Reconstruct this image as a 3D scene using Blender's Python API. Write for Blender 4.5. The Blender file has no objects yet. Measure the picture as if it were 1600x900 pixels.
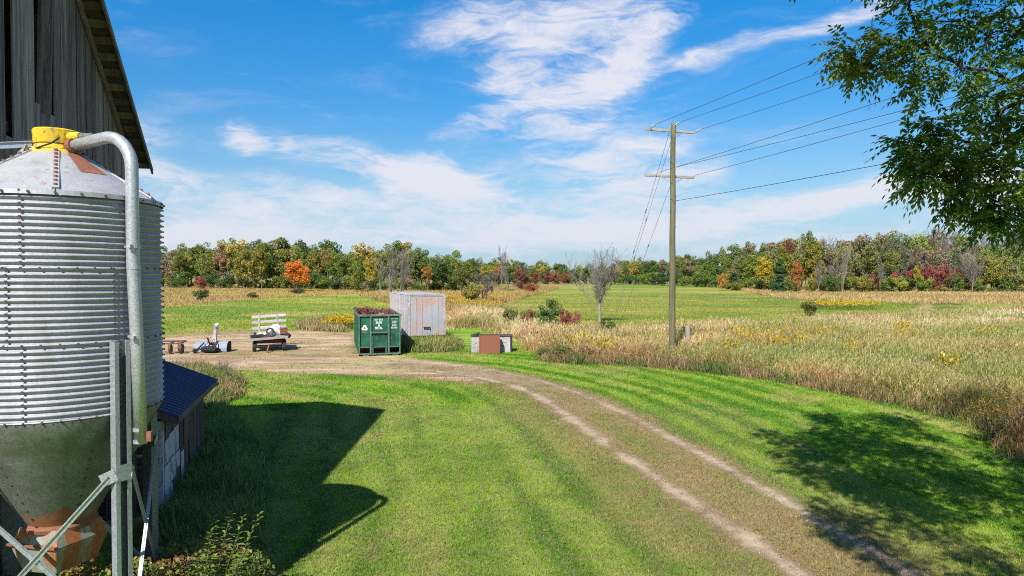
import bpy, bmesh, math, random
import numpy as np
from mathutils import Vector, Matrix, Quaternion

random.seed(7)
RNG = np.random.default_rng(11)
SC = bpy.context.scene
COL = SC.collection

# ------------------------------------------------------------------ camera, sky, sun, exposure
CAM_H = 4.84
PITCH = 1.18
F = 1600 * 24.0 / 36.0
cam_data = bpy.data.cameras.new("camera")
cam_data.lens = 24.0
cam_data.sensor_width = 36.0
cam_data.clip_start = 0.05
cam_data.clip_end = 6000
cam = bpy.data.objects.new("camera", cam_data)
COL.objects.link(cam)
cam.location = (0, 0, CAM_H)
cam.rotation_euler = (math.radians(90 - PITCH), 0, 0)
SC.camera = cam

SUN_DIR = Vector((0.322, 0.94, -1.0)).normalized()      # the way the light travels
sun_data = bpy.data.lights.new("sun", 'SUN')
sun_data.energy = 4.1
sun_data.angle = math.radians(0.5)
sun_data.color = (1.0, 0.945, 0.86)
sun = bpy.data.objects.new("sun", sun_data)
COL.objects.link(sun)
sun.location = (-20, -40, 60)
sun.rotation_euler = SUN_DIR.to_track_quat('-Z', 'Y').to_euler()

SC.view_settings.view_transform = 'Standard'
SC.view_settings.look = 'None'
SC.view_settings.gamma = 1.0
SC.view_settings.use_curve_mapping = False
SC.view_settings.exposure = 1.12
SC.cycles.max_bounces = 6
SC.cycles.transparent_max_bounces = 12
SC.cycles.use_denoising = False
SC.cycles.pixel_filter_type = 'BLACKMAN_HARRIS'
SC.cycles.filter_width = 1.05


def NODE(nt, typ, **kw):
    n = nt.nodes.new(typ)
    for k, v in kw.items():
        setattr(n, k, v)
    return n


def math_node(nt, op, a, b=None, clamp=False):
    n = nt.nodes.new('ShaderNodeMath')
    n.operation = op
    n.use_clamp = clamp
    for i, v in enumerate((a, b)):
        if v is None:
            continue
        if isinstance(v, (int, float)):
            n.inputs[i].default_value = v
        else:
            nt.links.new(v, n.inputs[i])
    return n.outputs[0]


def maprange(nt, v, a, b, c=0.0, d=1.0, smooth=True):
    n = nt.nodes.new('ShaderNodeMapRange')
    n.interpolation_type = 'SMOOTHSTEP' if smooth else 'LINEAR'
    n.inputs[1].default_value = a
    n.inputs[2].default_value = b
    n.inputs[3].default_value = c
    n.inputs[4].default_value = d
    nt.links.new(v, n.inputs[0])
    return n.outputs[0]


def mix_col(nt, fac, a, b, blend='MIX'):
    n = nt.nodes.new('ShaderNodeMix')
    n.data_type = 'RGBA'
    n.blend_type = blend
    for sock, v in ((n.inputs[0], fac), (n.inputs[6], a), (n.inputs[7], b)):
        if isinstance(v, (int, float)):
            sock.default_value = v
        elif isinstance(v, (tuple, list)):
            sock.default_value = (v[0], v[1], v[2], 1.0)
        else:
            nt.links.new(v, sock)
    return n.outputs[2]


def noise(nt, vec, scale, detail=4.0, rough=0.55, dist=0.0, out=0):
    n = nt.nodes.new('ShaderNodeTexNoise')
    n.inputs['Scale'].default_value = scale
    n.inputs['Detail'].default_value = detail
    n.inputs['Roughness'].default_value = rough
    n.inputs['Distortion'].default_value = dist
    if vec is not None:
        nt.links.new(vec, n.inputs['Vector'])
    return n.outputs[out]


def mapping(nt, vec, loc=(0, 0, 0), rot=(0, 0, 0), scale=(1, 1, 1), typ='POINT'):
    n = nt.nodes.new('ShaderNodeMapping')
    n.vector_type = typ
    n.inputs['Location'].default_value = loc
    n.inputs['Rotation'].default_value = rot
    n.inputs['Scale'].default_value = scale
    nt.links.new(vec, n.inputs['Vector'])
    return n.outputs[0]


# --- the sky: clear blue with thin wind-drawn cloud, described by azimuth and elevation
world = bpy.data.worlds.new("World")
SC.world = world
world.use_nodes = True
nt = world.node_tree
nt.nodes.clear()
w_out = NODE(nt, 'ShaderNodeOutputWorld')
w_bg = NODE(nt, 'ShaderNodeBackground')
SKY_STRENGTH = 0.080
w_bg.inputs['Strength'].default_value = SKY_STRENGTH
sky = NODE(nt, 'ShaderNodeTexSky')
sky.sky_type = 'NISHITA'
sky.sun_disc = False
sky.sun_elevation = math.asin(-SUN_DIR.z)
sky.sun_rotation = math.atan2(-SUN_DIR.x, -SUN_DIR.y)
sky.air_density = 1.0
sky.dust_density = 0.0
sky.ozone_density = 2.2
hsv = NODE(nt, 'ShaderNodeHueSaturation')
hsv.inputs['Saturation'].default_value = 1.48
hsv.inputs['Value'].default_value = 1.0
nt.links.new(sky.outputs[0], hsv.inputs['Color'])
tc = NODE(nt, 'ShaderNodeTexCoord')
sep = NODE(nt, 'ShaderNodeSeparateXYZ')
nt.links.new(tc.outputs['Generated'], sep.inputs[0])
az = math_node(nt, 'ARCTAN2', sep.outputs[0], sep.outputs[1])
el = math_node(nt, 'ARCSINE', sep.outputs[2])
comb = NODE(nt, 'ShaderNodeCombineXYZ')
nt.links.new(az, comb.inputs[0])
nt.links.new(el, comb.inputs[1])
ae = comb.outputs[0]
# wind warp so that outlines fray
wn = noise(nt, mapping(nt, ae, scale=(5, 11, 1)), 1.0, 5.0, 0.6, 0.4, out=1)
wv = NODE(nt, 'ShaderNodeVectorMath', operation='MULTIPLY_ADD')
nt.links.new(wn, wv.inputs[0])
wv.inputs[1].default_value = (0.10, 0.055, 0)
wv.inputs[2].default_value = (-0.05, -0.0275, 0)
wadd = NODE(nt, 'ShaderNodeVectorMath', operation='ADD')
nt.links.new(ae, wadd.inputs[0])
nt.links.new(wv.outputs[0], wadd.inputs[1])
aew = wadd.outputs[0]


def ang(px, py):
    a = math.atan((px - 800) / F)
    return a, math.atan((428 - py) / F * math.cos(a))


CLOUDS = [  # x, y, half length, half width, tilt, strength
    (850, 166, 190, 32, 22, .78), (985, 82, 130, 50, 50, .8), (800, 115, 110, 46, 4, .95), (890, 60, 130, 46, 16, .6),
    (735, 25, 110, 34, 14, .55), (890, 22, 140, 44, 8, .9), (1210, 55, 230, 17, 16, .62),
    (590, 260, 235, 32, -11, 1.15), (372, 214, 52, 24, -8, .85), (232, 215, 85, 48, -10, .7),
    (360, 318, 210, 40, -4, .85), (700, 288, 130, 36, 4, 1.15), (905, 222, 130, 50, 12, .8),
    (900, 335, 300, 52, 4, .75), (1270, 318, 290, 26, 8, .85), (1500, 275, 110, 36, 14, .85),
    (1000, 285, 140, 56, 10, .75), (560, 335, 260, 30, 0, .6), (300, 360, 180, 32, 0, .8),
    (1110, 262, 60, 22, 20, .3), (1180, 385, 420, 18, 2, .5),
    (745, 192, 130, 16, 19, .5), (1070, 92, 110, 13, 14, .6), (1330, 14, 150, 18, 17, .7), (1040, 20, 90, 34, 40, .5), (700, 60, 120, 20, 10, .45),
    (930, 128, 110, 28, 30, .45), (1110, 345, 240, 26, 6, .75), (780, 372, 320, 22, 2, .7), (430, 372, 260, 20, 0, .7), (480, 300, 120, 22, -14, .6),
    (250, 275, 110, 22, -6, .7), (980, 240, 150, 18, 12, .8), (860, 205, 80, 16, 8, .5), (1420, 300, 140, 24, 9, .8), (1560, 300, 120, 34, 10, .7), (1380, 350, 220, 14, 4, .55),
]
acc = None
for (cx, cy, hl, hw, tilt, st) in CLOUDS:
    a0, e0 = ang(cx, cy)
    k = math.cos(a0) ** 2
    v = mapping(nt, aew, loc=(a0, e0, 0), rot=(0, 0, math.radians(tilt)),
                scale=(hl / F * k * 1.35, hw / F * math.cos(a0) * 1.55, 1), typ='TEXTURE')
    ln = NODE(nt, 'ShaderNodeVectorMath', operation='LENGTH')
    nt.links.new(v, ln.inputs[0])
    m = maprange(nt, ln.outputs['Value'], 0.0, 1.0, st, 0.0)
    acc = m if acc is None else math_node(nt, 'ADD', acc, m)
# thin cloud towards the horizon all round, and drifting wisps over the rest of the sky
hor = maprange(nt, el, 0.0, 0.13, 0.36, 0.0)
acc = math_node(nt, 'ADD', acc, hor)
far_side = maprange(nt, math_node(nt, 'ABSOLUTE', az), 0.75, 1.1, 0.0, 0.45)
acc = math_node(nt, 'ADD', acc, far_side)
wisp = noise(nt, mapping(nt, aew, rot=(0, 0, -.18), scale=(3.4, 17, 1)), 1.0, 9.0, 0.62, 0.6)
fine = noise(nt, mapping(nt, aew, rot=(0, 0, -.3), scale=(13, 48, 1)), 1.0, 8.0, 0.68, 1.2)
tex = math_node(nt, 'ADD', math_node(nt, 'MULTIPLY', math_node(nt, 'SUBTRACT', wisp, .5), 2.0), math_node(nt, 'MULTIPLY', math_node(nt, 'SUBTRACT', fine, .5), 1.5))
gate = math_node(nt, 'MULTIPLY', acc, 1.5, clamp=True)
dens = math_node(nt, 'ADD', math_node(nt, 'MULTIPLY', acc, 0.66), math_node(nt, 'MULTIPLY', tex, math_node(nt, 'MULTIPLY', gate, 0.95)))
dens = maprange(nt, dens, 0.04, 1.0)
haze_w = math_node(nt, 'MULTIPLY', maprange(nt, wisp, 0.50, 0.76, 0.0, 0.34), maprange(nt, fine, 0.30, 0.65, 0.25, 1.0))
dens = math_node(nt, 'MAXIMUM', dens, haze_w)
dens = math_node(nt, 'MULTIPLY', dens, 0.93)
up = maprange(nt, el, -0.02, 0.02)
dens = math_node(nt, 'MULTIPLY', dens, up)
CW = 0.395 / SKY_STRENGTH
cloud_col = mix_col(nt, maprange(nt, el, 0.0, 0.2), (0.86 * CW, 0.91 * CW, 1.02 * CW), (0.97 * CW, 0.97 * CW, 1.05 * CW))
# moist air pales the blue low down, all round the horizon
LB = 0.43 / SKY_STRENGTH
blue = NODE(nt, 'ShaderNodeVectorMath', operation='SCALE')
nt.links.new(hsv.outputs[0], blue.inputs[0])
nt.links.new(maprange(nt, el, 0.10, 0.42, 0.70, 0.98), blue.inputs['Scale'])
sky_c = mix_col(nt, maprange(nt, el, 0.0, 0.24, 0.85, 0.0), blue.outputs[0], (0.33 * LB, 0.56 * LB, 0.80 * LB))
nt.links.new(mix_col(nt, dens, sky_c, cloud_col), w_bg.inputs['Color'])
nt.links.new(w_bg.outputs[0], w_out.inputs[0])


# ------------------------------------------------------------------ pixel <-> place helpers
_cp, _sp = math.cos(math.radians(PITCH)), math.sin(math.radians(PITCH))


def ray(px, py):
    u, v = (px - 800) / F, (450 - py) / F
    return np.array([u, _cp + v * _sp, -_sp + v * _cp])


def GP(px, py, z=0.0):
    d = ray(px, py)
    t = (z - CAM_H) / d[2]
    return np.array([d[0] * t, d[1] * t, z])


def AT(px, py, depth):
    d = ray(px, py)
    t = depth / d[1]
    return np.array([d[0] * t, depth, CAM_H + d[2] * t])


def vnoise(x, y, seed=0):
    r = np.random.default_rng(seed)
    T = r.random((256, 256))
    xi, yi = np.floor(x).astype(int), np.floor(y).astype(int)
    fx, fy = x - xi, y - yi
    fx, fy = fx * fx * (3 - 2 * fx), fy * fy * (3 - 2 * fy)
    a, b = T[xi % 256, yi % 256], T[(xi + 1) % 256, yi % 256]
    c, d = T[xi % 256, (yi + 1) % 256], T[(xi + 1) % 256, (yi + 1) % 256]
    return (a * (1 - fx) + b * fx) * (1 - fy) + (c * (1 - fx) + d * fx) * fy


def fbm(x, y, scale, seed=0, octv=4):
    s, amp, tot = 0, 1.0, 0
    for o in range(octv):
        s = s + amp * vnoise(x * scale * 2 ** o + 17.3 * o, y * scale * 2 ** o + 5.1 * o, seed + o)
        tot += amp
        amp *= 0.55
    return s / tot


def sstep(a, b, v):
    t = np.clip((v - a) / (b - a), 0, 1)
    return t * t * (3 - 2 * t)


def seg_dist(X, Y, line):
    """unsigned distance to a polyline and the sign of the side of its nearest piece"""
    best = np.full(X.shape, 1e9)
    side = np.zeros(X.shape)
    for (x0, y0), (x1, y1) in zip(line[:-1], line[1:]):
        dx, dy = x1 - x0, y1 - y0
        L = dx * dx + dy * dy
        t = np.clip(((X - x0) * dx + (Y - y0) * dy) / L, 0, 1)
        d = np.hypot(X - x0 - t * dx, Y - y0 - t * dy)
        s = np.sign((X - x0) * dy - (Y - y0) * dx)
        m = d < best
        best = np.where(m, d, best)
        side = np.where(m, s, side)
    return best, side


def inside(X, Y, poly):
    r = np.zeros(X.shape, bool)
    n = len(poly)
    for i in range(n):
        x0, y0 = poly[i]
        x1, y1 = poly[(i + 1) % n]
        c = ((y0 > Y) != (y1 > Y)) & (X < (x1 - x0) * (Y - y0) / (y1 - y0 + 1e-12) + x0)
        r ^= c
    return r


def sdist(X, Y, poly):
    d, _ = seg_dist(X, Y, list(poly) + [poly[0]])
    return np.where(inside(X, Y, poly), d, -d)


# ------------------------------------------------------------------ object helpers
def tag(o, label=None, cat=None, group=None, kind=None):
    if label:
        o["label"] = label
    if cat:
        o["category"] = cat
    if group:
        o["group"] = group
    if kind:
        o["kind"] = kind
    return o


def empty(name, loc=(0, 0, 0), rz=0.0, label=None, cat=None, group=None):
    o = bpy.data.objects.new(name, None)
    o.empty_display_size = 0.2
    o.location = loc
    o.rotation_euler = (0, 0, rz)
    COL.objects.link(o)
    return tag(o, label, cat, group)


def link(name, me, parent=None, mat=None):
    if mat is not None and len(me.materials) == 0:
        me.materials.append(mat)
    o = bpy.data.objects.new(name, me)
    COL.objects.link(o)
    if parent is not None:
        o.parent = parent
    return o


def np_mesh(name, V, tris=None, quads=None, mat=None, col=None, attrs=None, smooth=False):
    me = bpy.data.meshes.new(name)
    V = np.asarray(V, np.float32)
    me.vertices.add(len(V))
    me.vertices.foreach_set('co', V.ravel())
    loops, starts, pos = [], [], 0
    for A, k in ((quads, 4), (tris, 3)):
        if A is not None and len(A):
            A = np.asarray(A, np.int32)
            loops.append(A.ravel())
            starts.append(pos + np.arange(len(A)) * k)
            pos += A.size
    loops = np.concatenate(loops)
    starts = np.concatenate(starts)
    me.loops.add(len(loops))
    me.loops.foreach_set('vertex_index', loops)
    me.polygons.add(len(starts))
    me.polygons.foreach_set('loop_start', starts.astype(np.int32))
    if smooth:
        me.polygons.foreach_set('use_smooth', np.ones(len(starts), bool))
    me.update(calc_edges=True)
    if col is not None:
        a = me.attributes.new('Col', 'FLOAT_COLOR', 'POINT')
        c = np.ones((len(V), 4), np.float32)
        c[:, :3] = col
        a.data.foreach_set('color', c.ravel())
    for k, v in (attrs or {}).items():
        a = me.attributes.new(k, 'FLOAT', 'POINT')
        a.data.foreach_set('value', np.asarray(v, np.float32))
    if mat is not None:
        me.materials.append(mat)
    return me


class MB:
    """collects shapes, then links them as one mesh object"""

    def __init__(self):
        self.v, self.f = [], []

    def add(self, vs, fs):
        n = len(self.v)
        self.v += [tuple(p) for p in vs]
        self.f += [tuple(i + n for i in f) for f in fs]
        return self

    def box(self, c, s, rot=None, taper=None):
        hx, hy, hz = s[0] / 2, s[1] / 2, s[2] / 2
        P = [Vector((x * hx, y * hy, z * hz)) for z in (-1, 1) for y in (-1, 1) for x in (-1, 1)]
        if taper:
            for p in P[4:]:
                p.x *= taper
                p.y *= taper
        if rot is not None:
            M = rot if isinstance(rot, Matrix) else Matrix.Rotation(rot[2], 3, 'Z') @ Matrix.Rotation(rot[1], 3, 'Y') @ Matrix.Rotation(rot[0], 3, 'X')
            P = [M @ p for p in P]
        c = Vector(c)
        return self.add([p + c for p in P], [(0, 2, 3, 1), (4, 5, 7, 6), (0, 1, 5, 4), (2, 6, 7, 3), (0, 4, 6, 2), (1, 3, 7, 5)])

    def bar(self, a, b, w, t, up=(0, 0, 1)):
        a, b = Vector(a), Vector(b)
        d = b - a
        L = d.length
        y = d.normalized()
        x = y.cross(Vector(up))
        if x.length < 1e-4:
            x = y.cross(Vector((1, 0, 0)))
        x.normalize()
        z = x.cross(y)
        M = Matrix((x, y, z)).transposed()
        return self.box((a + b) / 2, (w, L, t), M)

    def hexa(self, P):
        """eight corners: bottom ring of four then top ring of four"""
        return self.add(P, [(3, 2, 1, 0), (4, 5, 6, 7), (0, 1, 5, 4), (1, 2, 6, 5), (2, 3, 7, 6), (3, 0, 4, 7)])

    def tube(self, pts, rad, n=10, caps=True):
        pts = [Vector(p) for p in pts]
        if not isinstance(rad, (list, tuple)):
            rad = [rad] * len(pts)
        rings = []
        ref = None
        for i, p in enumerate(pts):
            a = pts[max(i - 1, 0)]
            b = pts[min(i + 1, len(pts) - 1)]
            d = (b - a).normalized()
            if ref is None:
                ref = Vector((0, 0, 1)) if abs(d.z) < 0.9 else Vector((1, 0, 0))
            x = d.cross(ref).normalized()
            y = d.cross(x).normalized()
            ref = -y if False else x.cross(d)
            rings.append([p + (x * math.cos(2 * math.pi * k / n) + y * math.sin(2 * math.pi * k / n)) * rad[i] for k in range(n)])
        vs = [v for r in rings for v in r]
        fs = []
        for i in range(len(pts) - 1):
            for k in range(n):
                fs.append((i * n + k, i * n + (k + 1) % n, (i + 1) * n + (k + 1) % n, (i + 1) * n + k))
        if caps:
            fs.append(tuple(range(n))[::-1])
            fs.append(tuple((len(pts) - 1) * n + k for k in range(n)))
        return self.add(vs, fs)

    def lathe(self, prof, c=(0, 0, 0), n=32, t0=0.0, t1=2 * math.pi):
        full = abs(t1 - t0 - 2 * math.pi) < 1e-6
        m = n if full else n + 1
        vs = []
        for (r, z) in prof:
            for k in range(m):
                a = t0 + (t1 - t0) * k / n
                vs.append((c[0] + r * math.cos(a), c[1] + r * math.sin(a), c[2] + z))
        fs = []
        for i in range(len(prof) - 1):
            for k in range(n):
                k2 = (k + 1) % m
                fs.append((i * m + k, i * m + k2, (i + 1) * m + k2, (i + 1) * m + k))
        return self.add(vs, fs)

    def build(self, name, mat, parent=None, smooth=False, bevel=0.0, solid=0.0, label=None):
        me = bpy.data.meshes.new(name)
        me.from_pydata(self.v, [], self.f)
        me.update()
        if smooth:
            me.polygons.foreach_set('use_smooth', [True] * len(me.polygons))
        o = link(name, me, parent, mat)
        if solid:
            m = o.modifiers.new('thickness', 'SOLIDIFY')
            m.thickness = solid
            m.offset = 0
        if bevel:
            m = o.modifiers.new('edge', 'BEVEL')
            m.width = bevel
            m.segments = 1
            m.limit_method = 'ANGLE'
        if label:
            o["label"] = label
        return o


# ------------------------------------------------------------------ materials
def new_mat(name):
    m = bpy.data.materials.new(name)
    m.use_nodes = True
    t = m.node_tree
    b = t.nodes['Principled BSDF']
    return m, t, b


def obj_co(t):
    return NODE(t, 'ShaderNodeTexCoord').outputs['Object']


def world_pos(t):
    return NODE(t, 'ShaderNodeNewGeometry').outputs['Position']


def bump(t, b, h, strength=0.3, dist=0.02):
    n = NODE(t, 'ShaderNodeBump')
    n.inputs['Strength'].default_value = strength
    n.inputs['Distance'].default_value = dist
    t.links.new(h, n.inputs['Height'])
    t.links.new(n.outputs[0], b.inputs['Normal'])


def leaf_mat(name, use_obj=False, trans=0.3, rough=0.55, spec=0.25):
    m, t, b = new_mat(name)
    at = NODE(t, 'ShaderNodeAttribute', attribute_name='Col').outputs['Color']
    c = at
    if use_obj:
        oi = NODE(t, 'ShaderNodeObjectInfo').outputs['Color']
        c = mix_col(t, 1.0, at, oi, 'MULTIPLY')
    t.links.new(c, b.inputs['Base Color'])
    b.inputs['Roughness'].default_value = rough
    b.inputs['Specular IOR Level'].default_value = spec
    tr = NODE(t, 'ShaderNodeBsdfTranslucent')
    t.links.new(mix_col(t, 1.0, c, (1.25, 1.3, 0.75), 'MULTIPLY'), tr.inputs[0])
    mx = NODE(t, 'ShaderNodeMixShader')
    mx.inputs[0].default_value = trans
    t.links.new(b.outputs[0], mx.inputs[1])
    t.links.new(tr.outputs[0], mx.inputs[2])
    t.links.new(mx.outputs[0], t.nodes['Material Output'].inputs[0])
    return m


def wood_mat(name, base, dark, scale=1.0, axis='Z', rough=0.85, paint=None, paint_amt=0.5):
    """weathered boards: grain along one axis, streaks, optionally flaking paint"""
    m, t, b = new_mat(name)
    co = obj_co(t)
    oi = NODE(t, 'ShaderNodeObjectInfo').outputs['Random']
    cmb = NODE(t, 'ShaderNodeCombineXYZ')
    for i in range(3):
        t.links.new(math_node(t, 'MULTIPLY', oi, 37.0 + 11 * i), cmb.inputs[i])
    ad = NODE(t, 'ShaderNodeVectorMath', operation='ADD')
    t.links.new(co, ad.inputs[0])
    t.links.new(cmb.outputs[0], ad.inputs[1])
    s = {'X': (0.5, 9, 9), 'Y': (9, 0.5, 9), 'Z': (9, 9, 0.5)}[axis]
    v = mapping(t, ad.outputs[0], scale=tuple(k * scale for k in s))
    g1 = noise(t, v, 1.0, 6, 0.65, 0.3)
    g2 = noise(t, v, 5.0, 4, 0.6)
    big = noise(t, ad.outputs[0], 0.9 * scale, 3, 0.5)
    f = math_node(t, 'ADD', math_node(t, 'MULTIPLY', g1, 0.7), math_node(t, 'MULTIPLY', g2, 0.4))
    f = maprange(t, f, 0.35, 0.75)
    c = mix_col(t, f, dark, base)
    c = mix_col(t, maprange(t, big, 0.35, 0.7, 0.0, 0.45), c, tuple(k * 0.55 for k in base))
    tint = maprange(t, oi, 0, 1, 0.58, 1.28, False)
    vm = NODE(t, 'ShaderNodeVectorMath', operation='SCALE')
    t.links.new(c, vm.inputs[0])
    t.links.new(tint, vm.inputs['Scale'])
    c = vm.outputs[0]
    if paint:
        pn = noise(t, mapping(t, ad.outputs[0], scale=(3, 3, 1.6)), 1.6 * scale, 6, 0.65)
        c = mix_col(t, maprange(t, pn, 0.62 - paint_amt * 0.3, 0.70 - paint_amt * 0.3), c, paint)
    t.links.new(c, b.inputs['Base Color'])
    b.inputs['Roughness'].default_value = rough
    b.inputs['Specular IOR Level'].default_value = 0.2
    bump(t, b, f, 0.5, 0.008)
    return m


def metal_mat(name, base, rough=0.45, metallic=0.5, spangle=0.25, rust=0.0, rust_col=(0.20, 0.07, 0.03), rust_scale=3.0,
              dirt=0.2, grime=(0.16, 0.16, 0.13), moss=0.0, streak=(1, 1, 0.25), grad=None):
    m, t, b = new_mat(name)
    co = obj_co(t)
    vor = NODE(t, 'ShaderNodeTexVoronoi')
    vor.inputs['Scale'].default_value = 55
    t.links.new(co, vor.inputs['Vector'])
    sp = NODE(t, 'ShaderNodeSeparateColor')
    t.links.new(vor.outputs['Color'], sp.inputs[0])
    vm = NODE(t, 'ShaderNodeVectorMath', operation='SCALE')
    vm.inputs[0].default_value = base
    t.links.new(maprange(t, sp.outputs[0], 0, 1, 1 - spangle, 1 + spangle * .5, False), vm.inputs['Scale'])
    c = vm.outputs[0]
    dn = noise(t, mapping(t, co, scale=streak), 4.0, 6, 0.65)
    c = mix_col(t, maprange(t, dn, 0.45, 0.78, 0.0, dirt * 2), c, grime)
    if moss:
        mn = noise(t, co, 2.3, 6, 0.7, 0.3)
        c = mix_col(t, maprange(t, mn, 0.30, 0.66, moss * .35, moss), c, (0.060, 0.072, 0.040))
    if rust:
        rn = noise(t, mapping(t, co, scale=streak), rust_scale, 7, 0.68)
        f = maprange(t, rn, 0.72 - rust * 0.42, 0.80 - rust * 0.42)
        if grad:
            z = NODE(t, 'ShaderNodeSeparateXYZ')
            t.links.new(co, z.inputs[0])
            gz = maprange(t, z.outputs[2], grad[0], grad[1], 0.0, 0.42)
            f = maprange(t, math_node(t, 'ADD', rn, gz), 0.74, 0.84)
        rc = mix_col(t, noise(t, co, 14, 5, 0.7), tuple(k * .45 for k in rust_col), tuple(min(1, k * 1.9) for k in rust_col))
        c = mix_col(t, f, c, rc)
        t.links.new(math_node(t, 'MULTIPLY', math_node(t, 'SUBTRACT', 1.0, f), metallic), b.inputs['Metallic'])
        t.links.new(maprange(t, f, 0, 1, rough, 0.9, False), b.inputs['Roughness'])
    else:
        b.inputs['Metallic'].default_value = metallic
        t.links.new(maprange(t, dn, 0.3, 0.8, rough, min(1, rough + .25), False), b.inputs['Roughness'])
    t.links.new(c, b.inputs['Base Color'])
    bump(t, b, dn, 0.12, 0.01)
    return m


def paint_mat(name, base, rough=0.5, wear=0.25, wear_col=(0.25, 0.2, 0.16), var=0.25, scale=3.0, chips=(0.66, 0.7)):
    m, t, b = new_mat(name)
    co = obj_co(t)
    n1 = noise(t, co, scale, 6, 0.6)
    n2 = noise(t, co, scale * 4, 6, 0.7)
    c = mix_col(t, maprange(t, n1, 0.3, 0.7), tuple(k * (1 - var) for k in base), tuple(min(1, k * (1 + var)) for k in base))
    if wear:
        c = mix_col(t, maprange(t, n2, chips[0] - wear * .3, chips[1] - wear * .3), c, wear_col)
    t.links.new(c, b.inputs['Base Color'])
    t.links.new(maprange(t, n1, .3, .7, rough, min(1, rough + .25)), b.inputs['Roughness'])
    b.inputs['Specular IOR Level'].default_value = 0.3
    bump(t, b, n2, 0.12, 0.006)
    return m


M = {}
M['grass'] = leaf_mat('grass_blade', False, 0.28, 0.6, 0.2)
M['leaf'] = leaf_mat('leaf', False, 0.42, 0.45, 0.35)
M['tree_leaf'] = leaf_mat('tree_leaf', True, 0.30, 0.6, 0.15)
M['bark'] = wood_mat('bark', (0.17, 0.14, 0.11), (0.06, 0.05, 0.04), 0.8)
M['pale_bark'] = wood_mat('pale_bark', (0.24, 0.21, 0.185), (0.11, 0.095, 0.085), 0.6)
M['dark_bark'] = wood_mat('dark_bark', (0.09, 0.07, 0.055), (0.035, 0.028, 0.022), 0.8)
M['barn_wood'] = wood_mat('barn_wood', (0.36, 0.31, 0.29), (0.06, 0.05, 0.047), 1.0)
M['barn_dark'] = wood_mat('barn_dark', (0.10, 0.085, 0.075), (0.03, 0.026, 0.024), 1.0, 'X')
M['barn_trim'] = wood_mat('barn_trim', (0.24, 0.20, 0.155), (0.10, 0.08, 0.06), 1.0, 'Y')
M['shed_wood'] = wood_mat('shed_wood', (0.17, 0.135, 0.11), (0.06, 0.05, 0.042), 1.0)
M['shed_white'] = wood_mat('shed_white', (0.34, 0.32, 0.30), (0.14, 0.13, 0.12), 1.0, 'Z', 0.85, (0.48, 0.47, 0.48), 0.72)
M['grey_board'] = wood_mat('grey_board', (0.34, 0.31, 0.29), (0.15, 0.135, 0.12), 1.0, 'X')
M['rack_board'] = wood_mat('rack_board', (0.46, 0.43, 0.42), (0.26, 0.24, 0.23), 1.0, 'X')
M['pole_wood'] = wood_mat('pole_wood', (0.25, 0.225, 0.125), (0.115, 0.11, 0.065), 0.6)
M['arm_wood'] = wood_mat('arm_wood', (0.36, 0.31, 0.27), (0.17, 0.15, 0.13), 0.8, 'X')
M['post_wood'] = wood_mat('post_wood', (0.32, 0.28, 0.26), (0.15, 0.13, 0.12), 0.8)
M['galv'] = metal_mat('galvanized_wall', (0.315, 0.318, 0.36), 0.58, 0.22, 0.18, 0, dirt=0.34, grime=(0.21, 0.20, 0.20), streak=(1, 1, .22))
M['galv_roof'] = metal_mat('galvanized_roof', (0.39, 0.40, 0.42), 0.50, 0.35, 0.12, 0.30, rust_col=(0.15, 0.085, 0.055), rust_scale=7.0, dirt=0.30, grime=(.24, .22, .19), streak=(1, 1, 1))
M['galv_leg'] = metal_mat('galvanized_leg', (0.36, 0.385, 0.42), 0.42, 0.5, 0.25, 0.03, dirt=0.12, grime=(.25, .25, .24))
M['galv_dark'] = metal_mat('weathered_leg', (0.15, 0.175, 0.175), 0.5, 0.4, 0.35, 0.05, dirt=0.25, grime=(0.10, 0.11, 0.09))  # darker galvanized tone for leg webs, rear legs, feet and brackets
M['galv_pipe'] = metal_mat('galvanized_pipe', (0.42, 0.44, 0.46), 0.42, 0.5, 0.25, 0.05, dirt=0.1, grime=(.32, .31, .3))
M['hopper'] = metal_mat('mossy_hopper', (0.22, 0.235, 0.24), 0.55, 0.2, 0.4, 0.5, dirt=0.4, moss=0.72, grad=(2.25, 1.5), streak=(1, 1, .6))
M['rusty_boot'] = metal_mat('rusty_boot', (0.25, 0.265, 0.21), 0.6, 0.2, 0.2, 0.52, (0.25, 0.085, 0.022), 2.6, dirt=0.3, streak=(1.6, 1.6, .18))
M['rust'] = metal_mat('rust', (0.20, 0.075, 0.04), 0.85, 0.0, 0.2, 0.3, (0.24, 0.08, 0.04), dirt=0.2, grime=(.1, .05, .03), streak=(1, 1, 1))
M['rust_dark'] = metal_mat('dark_rust', (0.075, 0.045, 0.035), 0.85, 0.0, 0.2, 0.2, (0.12, 0.05, 0.03), dirt=0.2, streak=(1, 1, 1))
M['rust_red'] = metal_mat('red_rust_plate', (0.19, 0.062, 0.034), 0.8, 0.0, 0.06, 0.22, (0.16, 0.055, 0.03), 2.0, dirt=0.15, grime=(.2, .09, .06), streak=(1, 1, .6))
M['yellow'] = paint_mat('yellow_paint', (0.55, 0.37, 0.02), 0.6, 0.36, (0.26, 0.17, 0.07), 0.22, 3.0)
M['navy_roof'] = paint_mat('navy_metal_roof', (0.034, 0.042, 0.100), 0.42, 0.12, (0.08, 0.08, 0.09), var=0.18, scale=1.5)
M['green_paint'] = paint_mat('green_paint', (0.008, 0.080, 0.044), 0.6, 0.30, (0.06, 0.085, 0.06), 0.5, 1.3)
M['green_edge'] = paint_mat('worn_green_edge', (0.07, 0.115, 0.085), 0.6, 0.35, (0.19, 0.20, 0.17), 0.3, 5.0)
M['black'] = paint_mat('black_steel', (0.02, 0.02, 0.022), 0.6, 0.2, (0.08, 0.05, 0.035), 0.3, 6.0)
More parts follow.
